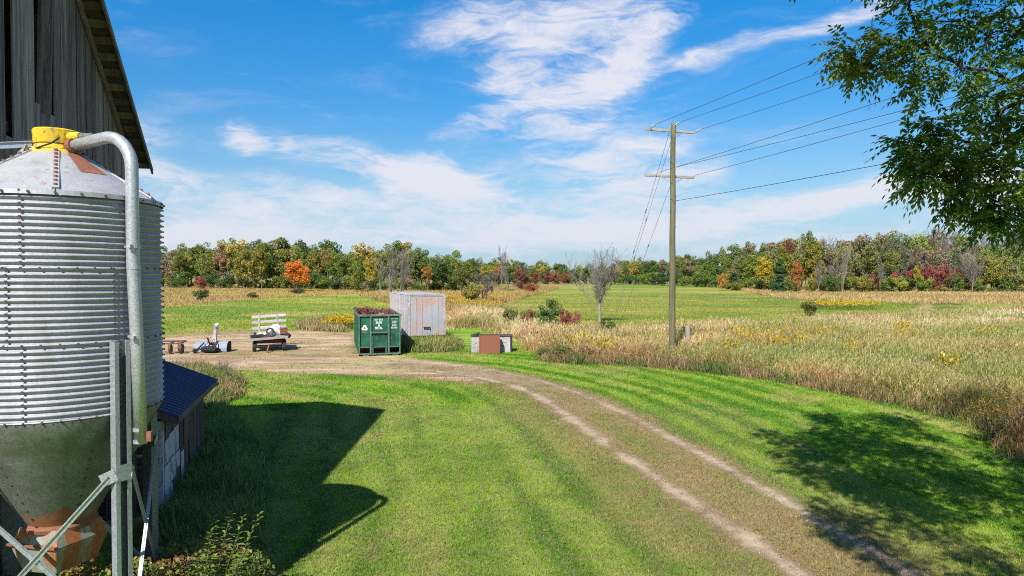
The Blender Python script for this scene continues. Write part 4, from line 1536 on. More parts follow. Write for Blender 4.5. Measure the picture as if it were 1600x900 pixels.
m_.tube([(0, 0, -.2), (0.01, 0, .7), (.02, .01, 1.62)], [.17, .16, .145], 10)
fpost = m_.build('fence_post', M['post_wood'], None, smooth=False)
fpost.location = fp_
tag(fpost, 'short weathered wooden post standing beside the utility pole', 'post')


# ------------------------------------------------------------------ green roll-off container
dp = GP(560.5, 557)
dump = empty('waste_container', dp, math.radians(15), 'green steel roll-off waste container heaped with red scrap', 'dumpster')
W_, L_, H_ = 2.42, 6.1, 2.36
LOW = .52
m_ = MB()
m_.box((W_ / 2, .035, (H_ + LOW) / 2), (W_, .05, H_ - LOW))
front = m_.build('front_panel', M['green_paint'], dump)
m_ = MB()        # the chassis nose is set back and sloped under the front
m_.hexa([(.06, .95, .16), (W_ - .06, .95, .16), (W_ - .06, 1.0, .16), (.06, 1.0, .16), (.06, .08, LOW), (W_ - .06, .08, LOW), (W_ - .06, .13, LOW), (.06, .13, LOW)])
m_.build('nose_plate', M['rust_dark'], dump)
for x in (.02, W_ - .02):
    m_ = MB()
    m_.box((x, L_ / 2, (H_ + .16) / 2), (.04, L_, H_ - .16))
    sd_ = m_.build('side_panel', M['green_paint'], dump)
    sx = -.04 if x < 1 else .04
    for k in range(8):
        MB().box((x + sx, .35 + k * .77, (H_ + .2) / 2), (.06, .09, H_ - .25)).build('side_rib', M['green_paint'], sd_)
MB().box((W_ / 2, L_ - .03, (H_ + .2) / 2), (W_, .05, H_ - .2)).build('rear_door', M['green_paint'], dump)
MB().box((W_ / 2, L_ / 2 + .3, .19), (W_ - .05, L_ - .7, .06)).build('floor_plate', M['rust_dark'], dump)
m_ = MB()
for x in (-.03, W_ + .03):
    m_.box((x, L_ / 2, H_ + .03), (.11, L_ + .1, .10))
m_.box((W_ / 2, L_, H_ + .03), (W_, .10, .10))
m_.build('top_rail', M['green_edge'], dump, bevel=.01)
MB().box((W_ / 2, -.015, H_ + .035), (W_ + .18, .12, .12)).build('front_rail', M['green_edge'], dump, bevel=.01)
for x in (.03, .69, 1.735, W_ - .03):
    a = .10 if .1 < x < 2.3 else .07
    MB().box((x, -.045, (H_ + .12) / 2), (a, .10, H_ - .12)).build('front_post', M['green_edge'], dump, bevel=.006)
MB().box((1.2125, -.05, 1.39), (.94, .09, .085)).build('front_crossbar', M['green_edge'], dump)
for x in (.80, 1.58):
    MB().box((x, -.03, .66), (.10, .06, 1.05)).build('guide_bar', M['green_paint'], dump)
MB().box((W_ / 2, -.02, .13), (W_ - .1, .14, .075)).build('bottom_sill', M['green_edge'], dump)
MB().box((W_ / 2, -.01, LOW + .01), (W_ - .2, .05, .05)).build('lower_rail', M['green_edge'], dump)
for x in (.09, .66, 1.76, W_ - .1):
    m_ = MB()
    m_.tube([(x - .07, .12, .10), (x + .07, .12, .10)], .10, 12)
    m_.build('roller', M['black'], dump)
# lettering: what cannot be read in the photograph stays as worn strokes
def strokes(x0, x1, z0, z1, pat):
    b = MB()
    w = (x1 - x0) / len(pat)
    for i_, ch in enumerate(pat):
        xa = x0 + i_ * w
        if ch == ' ':
            continue
        b.box((xa + w * .22, .003, (z0 + z1) / 2), (w * .22, .006, z1 - z0))
        if ch in 'EHRA':
            b.box((xa + w * .66, .003, (z0 + z1) / 2), (w * .2, .006, z1 - z0))
        if ch in 'ERAO':
            b.box((xa + w * .45, .003, z1 - (z1 - z0) * .12), (w * .5, .006, (z1 - z0) * .24))
        if ch in 'EHAL':
            b.box((xa + w * .45, .003, (z0 + z1) / 2 if ch != 'L' else z0 + (z1 - z0) * .12), (w * .5, .006, (z1 - z0) * .22))
        if ch in 'EO':
            b.box((xa + w * .45, .003, z0 + (z1 - z0) * .12), (w * .5, .006, (z1 - z0) * .22))
    return b


def word(txt, xc, zc, hgt, width):
    cu = bpy.data.curves.new('lettering', 'FONT')
    cu.body = txt
    cu.size = hgt * 1.38
    cu.align_x = 'CENTER'
    cu.align_y = 'CENTER'
    cu.extrude = .003
    cu.offset = .008
    o = bpy.data.objects.new('lettering', cu)
    COL.objects.link(o)
    bpy.context.view_layer.update()
    dg = bpy.context.evaluated_depsgraph_get()
    me = bpy.data.meshes.new_from_object(o.evaluated_get(dg))
    w0 = max(.01, o.dimensions.x)
    bpy.data.objects.remove(o)
    n = link('lettering', me, front, M['white_text'])
    n.rotation_euler = (math.pi / 2, 0, 0)
    n.scale = (width / w0, 1, 1)
    n.location = (xc, .004, zc)
    return n


s_ = strokes(.92, 1.42, 2.08, 2.20, 'RHLEAE')
s_.build('lettering', M['white_text'], front)
word('IRON', 1.17, 1.965, .14, .34)
word('&', 1.18, 1.80, .13, .13)
word('METAL', 1.17, 1.64, .14, .44)
strokes(1.83, 2.30, 2.185, 2.225, 'LHEL AEHR').build('lettering', M['white_text'], front)
strokes(1.93, 2.21, 1.92, 2.06, 'LER').build('lettering', M['white_text'], front)
strokes(1.93, 2.21, 1.76, 1.87, 'EAR').build('lettering', M['white_text'], front)
strokes(1.87, 2.27, 1.60, 1.71, 'HEAER').build('lettering', M['white_text'], front)
m_ = MB()        # recycling triangle of three bent arrows
for k in range(3):
    a = math.pi / 2 + k * 2 * math.pi / 3
    c0 = Vector((.35 + .17 * math.cos(a), 0, 1.66 + .17 * math.sin(a)))
    a2 = a + 2 * math.pi / 3
    c1 = Vector((.35 + .17 * math.cos(a2), 0, 1.66 + .17 * math.sin(a2)))
    d = c1 - c0
    m_.bar(c0 + d * .02, c0 + d * .78, .006, .095, (0, 1, 0) if False else Vector((0, -1, 0)).cross(d).normalized())
    tipd = d.normalized()
    nn = Vector((tipd.z, 0, -tipd.x))
    t0_ = c0 + d * .74
    m_.add([t0_ + nn * .085, t0_ - nn * .085, t0_ + tipd * .10], [(0, 1, 2)])
m_.build('recycling_mark', M['white_text'], front)
strokes(.22, .46, 1.40, 1.43, 'LHEA').build('lettering', M['white_text'], front)
for o in front.children:
    if o.name.startswith(('lettering', 'recycling')) and o.location.y == 0:
        o.location.y = -.0015
# scrap heap
m_ = MB()
for k in range(230):
    x = random.uniform(.1, W_ - .1)
    y = random.uniform(.12, L_ - .2)
    z = H_ - .25 + random.uniform(0, .34) + (.12 if x < .9 else 0)
    m_.box((x, y, z), (random.uniform(.03, .12), random.uniform(.2, .8), random.uniform(.02, .12)), (random.uniform(-1.2, 1.2), random.uniform(-1, 1), random.uniform(0, 3)))
m_.box((W_ / 2, L_ / 2, H_ - .45), (W_ - .1, L_ - .1, .3))
heap = m_.build('scrap_heap', M['red_scrap'])
heap.location = dump.location
heap.rotation_euler = dump.rotation_euler
tag(heap, 'tangled dark red scrap heaped above the rim of the green container', 'scrap', kind='stuff')
wb = MB()
for k in range(9):
    wb.box((random.uniform(.9, 1.5), random.uniform(.15, .6), H_ + .02 + random.uniform(0, .1)), (.06, random.uniform(.2, .5), .03), (random.uniform(-.5, .5), random.uniform(-.5, .5), random.uniform(0, 3)))
wb.build('pale_scrap', M['grey_board'], heap)

# ------------------------------------------------------------------ box trailer
TZ = .66
tp = GP(638, 541)
trl = empty('box_trailer', tp, math.radians(20), 'faded white box trailer with pink peeling patches on its rear doors', 'trailer')
TW, TL, TH_ = 2.55, 7.2, 2.76
MB().box((TW / 2, TL / 2, TZ + .05), (TW - .04, TL - .02, .10)).build('floor', M['rust_dark'], trl)
m_ = MB()
m_.hexa([(-.02, -.04, TZ + TH_), (TW + .02, -.04, TZ + TH_), (TW + .02, TL, TZ + TH_), (-.02, TL, TZ + TH_),
         (.04, -.04, TZ + TH_ + .05), (TW - .04, -.04, TZ + TH_ + .05), (TW - .04, TL, TZ + TH_ + .05), (.04, TL, TZ + TH_ + .05)])
m_.build('roof', M['trailer_frame'], trl)
n = 12
for x in (0.012, TW - .012):
    me = None
    for k in range(n):
        y0 = .12 + (TL - .12) * k / n
        if me is None:
            o = MB().box((0, (TL - .12) / n / 2, TZ + TH_ / 2), (.024, (TL - .12) / n - .012, TH_ - .06)).build('side_sheet', M['trailer_side'], trl)
            me = o.data
        else:
            o = link('side_sheet', me, trl)
        o.location = (x, y0, 0)
        MB().box((x + (-.02 if x < 1 else .02), y0, TZ + TH_ / 2), (.03, .05, TH_ - .06)).build('side_post', M['trailer_side'], trl)
    MB().box((x + (-.012 if x < 1 else .012), TL / 2, TZ + .06), (.05, TL, .12)).build('bottom_rail', M['trailer_frame'], trl)
MB().box((TW / 2, TL - .02, TZ + TH_ / 2), (TW - .05, .03, TH_)).build('front_wall', M['trailer_side'], trl)
for x in (.06, TW - .06):
    MB().box((x, .03, TZ + TH_ / 2), (.16, .12, TH_)).build('corner_post', M['trailer_frame'], trl, bevel=.01)
MB().box((TW / 2, .03, TZ + TH_ - .05), (TW - .28, .10, .10)).build('header', M['trailer_frame'], trl)
for k, (x0, x1) in enumerate(((.15, TW / 2 - .005), (TW / 2 + .005, TW - .15))):
    door = MB().box(((x0 + x1) / 2, .02, TZ + TH_ / 2 - .05), (x1 - x0, .05, TH_ - .14)).build('rear_door', M['trailer_door'], trl)
    for f in (.36, .72) if k == 0 else (.28, .70):
        MB().tube([(x0 + (x1 - x0) * f, -.025, TZ + .06), (x0 + (x1 - x0) * f, -.025, TZ + TH_ - .14)], .017, 6).build('lock_rod', M['trailer_frame'], door)
    for z in (.3, 1.2, 2.2):
        xh = x0 if k == 0 else x1
        MB().box((xh, -.012, TZ + z), (.16, .02, .07)).build('hinge', M['trailer_frame'], door)
m_ = MB()
m_.bar((TW * .42, -.06, TZ + .52), (TW * .56, -.06, TZ + .50), .03, .04)
m_.bar((TW * .40, -.05, TZ + .60), (TW * .58, -.05, TZ + .60), .03, .03)
m_.bar((TW * .58, -.05, TZ + .60), (TW * .585, -.05, TZ + .36), .03, .03)
m_.bar((TW * .42, -.05, TZ + .60), (TW * .42, -.05, TZ + .46), .03, .03)
m_.build('door_latch', M['black'], trl)
MB().box((TW / 2, .12, TZ - .05), (TW - .1, .10, .09)).build('rear_sill', M['black'], trl)
for y in (1.3, 2.5):
    MB().tube([(.25, y, .48), (TW - .25, y, .48)], .06, 8).build('axle', M['black'], trl)
    for x in (.25, TW - .25):
        m_ = MB()
        m_.tube([(x - .13, y, .48), (x - .11, y, .48), (x + .11, y, .48), (x + .13, y, .48)], [.42, .48, .48, .42], 18)
        wh = m_.build('wheel', M['rubber'], trl)
        m_ = MB()
        m_.tube([(x - .14, y, .48), (x + .14, y, .48)], .22, 14)
        m_.build('rim', M['rust_dark'], wh)
for x in (.5, TW - .5):
    MB().box((x, TL - 1.6, .33), (.12, .12, .66)).build('landing_leg', M['black'], trl)
    MB().box((x, TL / 2, TZ - .07), (.1, TL - .4, .13)).build('chassis_rail', M['black'], trl)

# ------------------------------------------------------------------ discarded steel boxes on the grass
cp = GP(736.5, 551)
cab = empty('steel_tank', cp, math.radians(4), 'long low steel box with peeling white sides behind the rusty box', 'tank')
cw = 64 / F * cp[1]
m_ = MB()
MB().box((cw / 2, .025, .5), (cw, .03, 1.0)).build('front_sheet', M['cab_white'], cab)
MB().box((cw / 2, 1.0, .5), (cw, .03, 1.0)).build('back_sheet', M['rust_dark'], cab)
for x in (.015, cw - .015):
    MB().box((x, .51, .5), (.03, .94, 1.0)).build('end_sheet', M['rust_dark'] if x > 1 else M['cab_white'], cab)
m_ = MB()
m_.box((cw / 2, -.005, 1.02), (cw + .06, .06, .05))
m_.box((cw / 2, 1.02, 1.02), (cw + .06, .06, .05))
for x in (-.01, cw + .01):
    m_.box((x, .51, 1.02), (.05, .97, .05))
m_.build('rim', M['rust_dark'], cab)
MB().box((cw - .06, -.01, .5), (.12, .05, .99)).build('corner_angle', M['black'], cab)
MB().box((.30, .5, 1.08), (.5, .95, .05), (.0, -.34, 0)).build('bent_flap', M['black'], cab)
MB().box((cw / 2, .5, .12), (cw - .1, .9, .04)).build('bottom_sheet', M['rust_dark'], cab)
rp = GP(749.5, 553)
rbx = empty('rusty_box', rp, math.radians(2), 'square rust-red steel box standing in front of the white steel tank', 'box')
rw = 31 / F * rp[1]
MB().box((rw / 2, .012, .58), (rw, .02, 1.15)).build('front_plate', M['rust_red'], rbx, bevel=.006)
MB().box((.012, .22, .57), (.02, .40, 1.13)).build('side_plate', M['rust_red'], rbx)
MB().box((rw - .012, .22, .57), (.02, .40, 1.13)).build('side_plate', M['rust_dark'], rbx)
MB().box((rw / 2, .2, 1.165), (rw + .05, .44, .03)).build('top_plate', M['rust_dark'], rbx)
m_ = MB()
for x in (-.01, rw + .01):
    m_.box((x, -.012, .58), (.045, .045, 1.16))
m_.build('corner_angle', M['rust'], rbx)

# ------------------------------------------------------------------ flat wagon loaded with junk
wp = GP(421, 549)
wag = empty('farm_wagon', wp, math.radians(20), 'old wooden flat wagon with a slatted grey end rack', 'wagon')
DZ = .88
for k in range(8):
    y = -.15 + k * .40
    MB().box((random.uniform(-.06, .06), y, DZ + random.uniform(-.01, .01) + .012 * k), (2.25 + random.uniform(-.1, .1), .37, .045), (0, -.05, random.uniform(-.015, .015))).build('deck_plank', M['grey_board'], wag)
MB().bar((-1.15, -.38, DZ - .09), (1.1, -.38, DZ + .03), .05, .15).build('front_sill', M['grey_board'], wag)
for x in (-.55, .55):
    MB().box((x, 1.3, DZ - .13 + x * .05), (.1, 3.2, .15)).build('chassis_beam', M['rust_dark'], wag)
MB().box((0, .05, DZ - .27), (1.7, .12, .2)).build('bolster', M['rust_dark'], wag)
MB().box((0, 2.3, DZ - .27), (1.7, .12, .2)).build('bolster', M['rust_dark'], wag)
for y in (.12, 2.35):
    MB().tube([(-.85, y, .36), (.85, y, .36)], .045, 8).build('axle', M['rust_dark'], wag)
    for x in (-.88, .88):
        m_ = MB()
        m_.tube([(x - .11, y, .36), (x - .08, y, .36), (x + .08, y, .36), (x + .11, y, .36)], [.30, .36, .36, .30], 18)
        wh = m_.build('wheel', M['rubber'], wag)
        m_ = MB()
        m_.tube([(x - .12, y, .36), (x + .12, y, .36)], .17, 12)
        m_.build('rim', M['chute'], wh)
MB().bar((-.02, -.2, .45), (-.15, -1.15, .10), .08, .08).build('drawbar', M['rust'], wag)
for x in (-.62, .52):
    MB().bar((x, 2.95, DZ - .05), (x + .0, 3.12, DZ + 1.28), .07, .09).build('rack_post', M['rack_board'], wag)
for z in (.42, .80, 1.16):
    MB().box((0 + .01, 3.0 + z * .1, DZ + z), (2.16, .045, .18), (0, -.055, 0)).build('rack_board', M['rack_board'], wag)


def on_wagon(o, label, cat):
    o.location = wag.location
    o.rotation_euler = wag.rotation_euler
    tag(o, label, cat)
    return o


# tarp thrown over the load: a lumpy sheet
V, Q = [], []
nx_, ny_ = 22, 12
for j in range(ny_ + 1):
    for i_ in range(nx_ + 1):
        fx, fy = i_ / nx_, j / ny_
        hh = .62 * math.exp(-((fx - .78) / .30) ** 2) * (1 - (2 * fy - 1) ** 2) ** .5 + .10 + .05 * math.sin(fx * 17 + fy * 9) + .04 * math.sin(fy * 14 - fx * 5)
        if fy in (0.0, 1.0) or fx in (0.0,):
            hh = .05
        V.append((-.75 + 1.45 * fx, .55 + 1.1 * fy + .05 * math.sin(fx * 8), DZ + .03 + hh))
for j in range(ny_):
    for i_ in range(nx_):
        a = j * (nx_ + 1) + i_
        Q.append((a, a + 1, a + nx_ + 2, a + nx_ + 1))
m_ = MB()
m_.add(V, Q)
on_wagon(m_.build('tarp', M['white_tarp'], None, smooth=True, solid=.01), 'crumpled white sheet thrown over the load on the wagon', 'tarp')
# spare wheel
m_ = MB()
M3 = Matrix.Rotation(1.05, 3, 'X')
ring = []
for k in range(20):
    a = 2 * math.pi * k / 20
    ring.append(Vector((.05, .40, DZ + .34)) + M3 @ Vector((.20 * math.cos(a), .20 * math.sin(a), 0)))
for k in range(20):
    m_.tube([ring[k], ring[(k + 1) % 20]], .06, 8, caps=False)
on_wagon(m_.build('spare_tyre', M['rubber'], None, smooth=True), 'black tyre leaning on the white sheet on the wagon', 'tyre')
m_ = MB()
m_.box((.86, .55, DZ + .33), (.42, .5, .34), (0, -.05, .1))
m_.box((.86, .55, DZ + .51), (.46, .54, .03), (0, -.05, .1))
on_wagon(m_.build('rusty_crate', M['rust_red'], None, bevel=.006), 'rusty red metal box at the right end of the wagon', 'box')
m_ = MB()
m_.box((-.62, -.05, DZ + .10), (.95, .25, .10), (0, -.08, .08))
m_.box((-.72, .15, DZ + .16), (.75, .18, .05), (0, -.1, -.1))
m_.box((-.85, .25, DZ + .24), (.12, .12, .14))
on_wagon(m_.build('scrap_boards', M['black'], None), 'dark scrap boards lying at the left end of the wagon deck', 'boards')
m_ = MB()
m_.tube([(.95, -.15, DZ + .10), (1.22, -.12, DZ + .08)], [.17, .15], 12)
m_.tube([(1.2, -.12, DZ + .08), (1.3, -.11, DZ + .08)], [.07, .07], 8)
on_wagon(m_.build('engine_block', M['black'], None), 'black cylindrical machine part at the right edge of the wagon', 'machine part')
m_ = MB()
m_.lathe([(.10, 0), (.12, .02), (.13, .24), (.10, .26), (0, .26)], (.12, .02, DZ + .06), 12)
m_.box((.12, .02, DZ + .36), (.05, .12, .1))
on_wagon(m_.build('green_jug', M['green_edge'], None), 'pale green jug among the junk on the wagon deck', 'jug')
m_ = MB()
m_.bar((-.35, -.15, DZ + .08), (.0, .05, DZ + .26), .09, .06)
m_.bar((-.2, -.2, DZ + .08), (.15, -.18, DZ + .12), .08, .05)
on_wagon(m_.build('red_scrap', M['red_scrap'], None), 'short red scrap bars on the wagon deck', 'scrap')

# ------------------------------------------------------------------ tractor snow blower
sp_ = GP(303, 551)
sb = empty('snow_blower', sp_, math.radians(3), 'faded blue tractor snow blower with a tall discharge chute', 'snow blower')
SW = 50 / F * sp_[1]
V, Q = [], []
prof = [(.0, .05), (.02, .30), (.12, .52), (.34, .64), (.62, .66), (.78, .60)]
for x in (0, SW):
    for (y, z) in prof:
        V.append((x, y, z))
n = len(prof)
for k in range(n - 1):
    Q.append((k, k + 1, n + k + 1, n + k))
m_ = MB()
m_.add(V, Q)
m_.build('housing', M['blue_grey'], sb, solid=.02)
for x in (0, SW):
    m_ = MB()
    m_.add([(x - .02, y, z) for y, z in prof] + [(x - .02, .8, .02)] + [(x + .02, y, z) for y, z in prof] + [(x + .02, .8, .02)],
           [tuple(range(n + 1))[::-1], tuple(range(n + 1, 2 * n + 2))] + [(k, (k + 1) % (n + 1), n + 1 + (k + 1) % (n + 1), n + 1 + k) for k in range(n + 1)])
    m_.build('end_plate', M['black'] if x else M['blue_grey'], sb)
m_ = MB()
for k in range(24):
    a = k * .9
    x = .06 + (SW - .12) * k / 23
    m_.box((x, .55 + .2 * math.cos(a), .28 + .2 * math.sin(a)), (.05, .08, .2), (a, 0, .4))
m_.tube([(.02, .55, .28), (SW - .02, .55, .28)], .04, 8)
m_.build('auger', M['rust_dark'], sb)
cx_ = SW * .60
pts = [(cx_, .2, .55), (cx_ + .02, .2, .95), (cx_ + .07, .16, 1.35), (cx_ + .16, .04, 1.68)]
m_ = MB()
for a, b, w0, w1 in zip(pts[:-1], pts[1:], (.23, .21, .19), (.21, .19, .17)):
    m_.hexa([(a[0] - w0 / 2, a[1] - .1, a[2]), (a[0] + w0 / 2, a[1] - .1, a[2]), (a[0] + w0 / 2, a[1] + .1, a[2]), (a[0] - w0 / 2, a[1] + .1, a[2]),
             (b[0] - w1 / 2, b[1] - .1, b[2]), (b[0] + w1 / 2, b[1] - .1, b[2]), (b[0] + w1 / 2, b[1] + .1, b[2]), (b[0] - w1 / 2, b[1] + .1, b[2])])
ch = m_.build('chute', M['chute'], sb)
m_ = MB()
m_.box((cx_ + .21, -.04, 1.70), (.20, .26, .10), (.5, .2, 0))
m_.build('chute_hood', M['chute'], ch)
m_ = MB()
m_.tube([(cx_, .2, .50), (cx_, .2, .64)], .20, 16)
m_.build('chute_ring', M['rust'], sb)
m_ = MB()
for x in (.62, 1.05, 1.42):
    m_.bar((x, .02, .62), (x - .12 + (x - 1) * .2, -.55, .25), .06, .06)
m_.bar((.42, -.55, .28), (1.5, -.55, .22), .09, .09)
m_.bar((.45, -.5, .20), (.25, -.75, .18), .12, .12)
m_.bar((1.02, -.1, .5), (.95, -.35, .92), .05, .05)
m_.bar((.85, .0, .55), (.98, -.3, .92), .05, .05)
m_.bar((1.45, -.55, .3), (1.62, -.15, .12), .12, .2)
m_.build('hitch_frame', M['black'], sb)
m_ = MB()
m_.bar((1.12, -.2, .62), (.92, -.25, .98), .03, .03)
m_.bar((1.12, -.2, .62), (1.2, .05, .85), .03, .03)
m_.build('control_rod', M['rust'], sb)
MB().box((1.0, -.3, .26), (.75, .5, .3)).build('gearbox', M['black'], sb, bevel=.03)
for x in (.2, SW - .55):
    m_ = MB()
    m_.tube([(x - .06, -.35, .15), (x + .06, -.35, .15)], .15, 14)
    m_.build('support_wheel', M['rubber'], sb)

# ------------------------------------------------------------------ rusty cultivator
kp = GP(287, 553)
ku = empty('cultivator', kp, math.radians(8), 'rusty old field cultivator beside the snow blower', 'cultivator')
m_ = MB()
for y, z in ((0, .62), (.55, .72), (1.0, .66)):
    m_.bar((-2.2, y, z), (-.12, y, z + .03), .07, .07)
for x in (-2.1, -1.5, -.8, -.2):
    m_.bar((x, -.05, .64), (x, 1.05, .68), .06, .06)
m_.build('frame', M['rust_dark'], ku)
for k in range(8):
    x = -2.05 + k * .27
    y = -.1 if k % 2 else .55
    m_ = MB()
    pts = [(x, y, .66), (x, y - .16, .55), (x, y - .20, .35), (x, y - .08, .16), (x, y + .10, .03)]
    m_.tube(pts, [.045, .045, .042, .04, .035], 6)
    tn = m_.build('tine', M['rust'], ku)
    MB().box((x, y + .10, .06), (.12, .02, .16), (.6, 0, 0)).build('shovel', M['rust_dark'], tn)
for x in (-1.85, -.85, -.18):
    m_ = MB()
    m_.tube([(x - .04, .3, .29), (x + .04, .3, .29)], .29, 18)
    wh = m_.build('gauge_wheel', M['rust_dark'], ku)
    m_ = MB()
    m_.tube([(x - .05, .3, .26), (x + .05, .3, .26)], .09, 10)
    m_.build('hub', M['rust'], wh)
    MB().bar((x, .3, .26), (x, .5, .70), .04, .04).build('wheel_arm', M['rust'], ku)


# ------------------------------------------------------------------ trees and shrubs: prototypes of unit height, shared between copies
def leaf_quads(P, N, size, rng, aspect=.75):
    n = len(P)
    a = rng.normal(size=(n, 3))
    u = np.cross(N, a)
    u /= np.linalg.norm(u, axis=1)[:, None] + 1e-9
    v = np.cross(N, u)
    s = size[:, None]
    V = np.stack([P - u * s * .5, P + v * s * aspect * .5, P + u * s * .5, P - v * s * aspect * .5], 1).reshape(-1, 3)
    return V, np.arange(n * 4).reshape(-1, 4)


def crown_mesh(seed, n, centre, radii, nl, lobe, size, hue=.12, low=0.0):
    r = np.random.default_rng(seed)
    C, R = [], []
    while len(C) < nl:
        d = r.normal(size=3)
        d /= np.linalg.norm(d)
        q = r.random() ** .45
        c = np.array(centre) + d * np.array(radii) * q * .80
        if c[2] < low:
            continue
        C.append(c)
        R.append(lobe * (.65 + .7 * r.random()))
    C, R = np.array(C), np.array(R)
    k = r.choice(nl, n, p=R ** 2 / (R ** 2).sum())
    d = r.normal(size=(n, 3))
    d /= np.linalg.norm(d, axis=1)[:, None]
    rad = R[k] * (.55 + .5 * r.random(n) ** .6)
    P = C[k] + d * rad[:, None] * np.array([1, 1, .85])
    P[:, 2] = np.maximum(P[:, 2], .01)
    N = d * .9 + r.normal(size=(n, 3)) * .55 + np.array([0, 0, .25])
    N /= np.linalg.norm(N, axis=1)[:, None]
    V, Q = leaf_quads(P, N, size * (.6 + .8 * r.random(n)), r)
    lt = (.82 + .36 * r.random(nl))[k] * (.7 + .6 * r.random(n))
    col = lt[:, None] * np.array([1, 1, 1])
    sh = (r.random(n) - .5) * 2 * hue + ((r.random(nl) - .5) * 2 * hue)[k]
    col[:, 0] *= 1 + sh
    col[:, 2] *= 1 - sh * .6
    return np_mesh('crown', V, quads=Q, mat=M['tree_leaf'], col=np.repeat(col, 4, 0))


def conifer_mesh(seed, n):
    r = np.random.default_rng(seed)
    z = .06 + .94 * r.random(n) ** 1.25
    tier = np.floor(z * 13) / 13
    rad = (.30 * (1 - tier) ** .8 + .012) * (.3 + .7 * r.random(n) ** .5) * (1 - (z - tier) * 5.0) * (.8 + .4 * np.sin(np.floor(z * 13) * 2.3 + 1))
    a = r.random(n) * 2 * np.pi
    P = np.stack([rad * np.cos(a), rad * np.sin(a), z], -1)
    N = np.stack([np.cos(a) * .5, np.sin(a) * .5, np.full(n, .8)], -1) + r.normal(size=(n, 3)) * .35
    N /= np.linalg.norm(N, axis=1)[:, None]
    V, Q = leaf_quads(P, N, .045 * (.6 + .8 * r.random(n)), r)
    col = (.65 + .7 * r.random(n))[:, None] * np.ones(3)
    return np_mesh('crown', V, quads=Q, mat=M['tree_leaf'], col=np.repeat(col, 4, 0))


def trunk_mesh(seed, h, r0, limbs, mat, spread=.25):
    rr = random.Random(seed)
    b = MB()
    pts, p = [], Vector((0, 0, -.01))
    for k in range(7):
        pts.append(p.copy())
        p = p + Vector((rr.uniform(-.012, .012), rr.uniform(-.012, .012), h / 6))
    b.tube(pts, [r0 * (1 - .72 * k / 6) for k in range(7)], 6)
    for k in range(limbs):
        f = rr.uniform(.35, .95)
        i_ = min(5, int(f * 6))
        a = rr.uniform(0, 6.28)
        s = pts[i_]
        L = spread * rr.uniform(.5, 1.1)
        d = Vector((math.cos(a), math.sin(a), rr.uniform(.5, 1.3))).normalized()
        e = s + d * L
        m_ = s + d * L * .5 + Vector((0, 0, -.015))
        b.tube([s, m_, e], [r0 * .45 * (1 - f * .4), r0 * .3, r0 * .1], 5, caps=False)
    me = bpy.data.meshes.new('trunk')
    me.from_pydata(b.v, [], b.f)
    me.materials.append(mat)
    return me


def bare_mesh(seed, mat, depth=5, r0=.022, spread=.5, first=.26, kids=(2, 4), upright=.35, rmin=.0012, trunk_n=1):
    rr = random.Random(seed)
    T, C = MB(), MB()

    def grow(p, d, L, r, lv, tgt):
        n = 3
        pts = [p.copy()]
        for k in range(n):
            d = (d + Vector((rr.uniform(-.16, .16), rr.uniform(-.16, .16), rr.uniform(-.05, .12)))).normalized()
            p = p + d * L / n
            pts.append(p.copy())
        tgt.tube(pts, [max(rmin, r * (1 - .38 * k / n)) for k in range(n + 1)], 5 if lv < 2 else 3, caps=False)
        if lv >= depth:
            return
        for _ in range(rr.randint(*kids)):
            i_ = rr.randint(1, n)
            a = rr.uniform(0, 6.28)
            s = spread * rr.uniform(.5, 1.25)
            nd = (d + Vector((math.cos(a) * s, math.sin(a) * s, rr.uniform(0, upright)))).normalized()
            grow(pts[i_], nd, L * rr.uniform(.55, .82), r * rr.uniform(.45, .62), lv + 1, C)
    for k in range(trunk_n):
        a = k * 2.4
        st = Vector((.02 * k * math.cos(a), .02 * k * math.sin(a), 0))
        grow(st, Vector((.10 * math.cos(a) * (k > 0), .10 * math.sin(a) * (k > 0), 1)).normalized(), first * rr.uniform(.9, 1.15), r0, 0, T)
    out = []
    zmax = max(v[2] for v in C.v)
    for B_, nm in ((T, 'trunk'), (C, 'crown')):
        me = bpy.data.meshes.new(nm)
        me.from_pydata([(x / zmax, y / zmax, z / zmax) for x, y, z in B_.v], [], B_.f)
        me.materials.append(mat)
        out.append(me)
    return tuple(out)




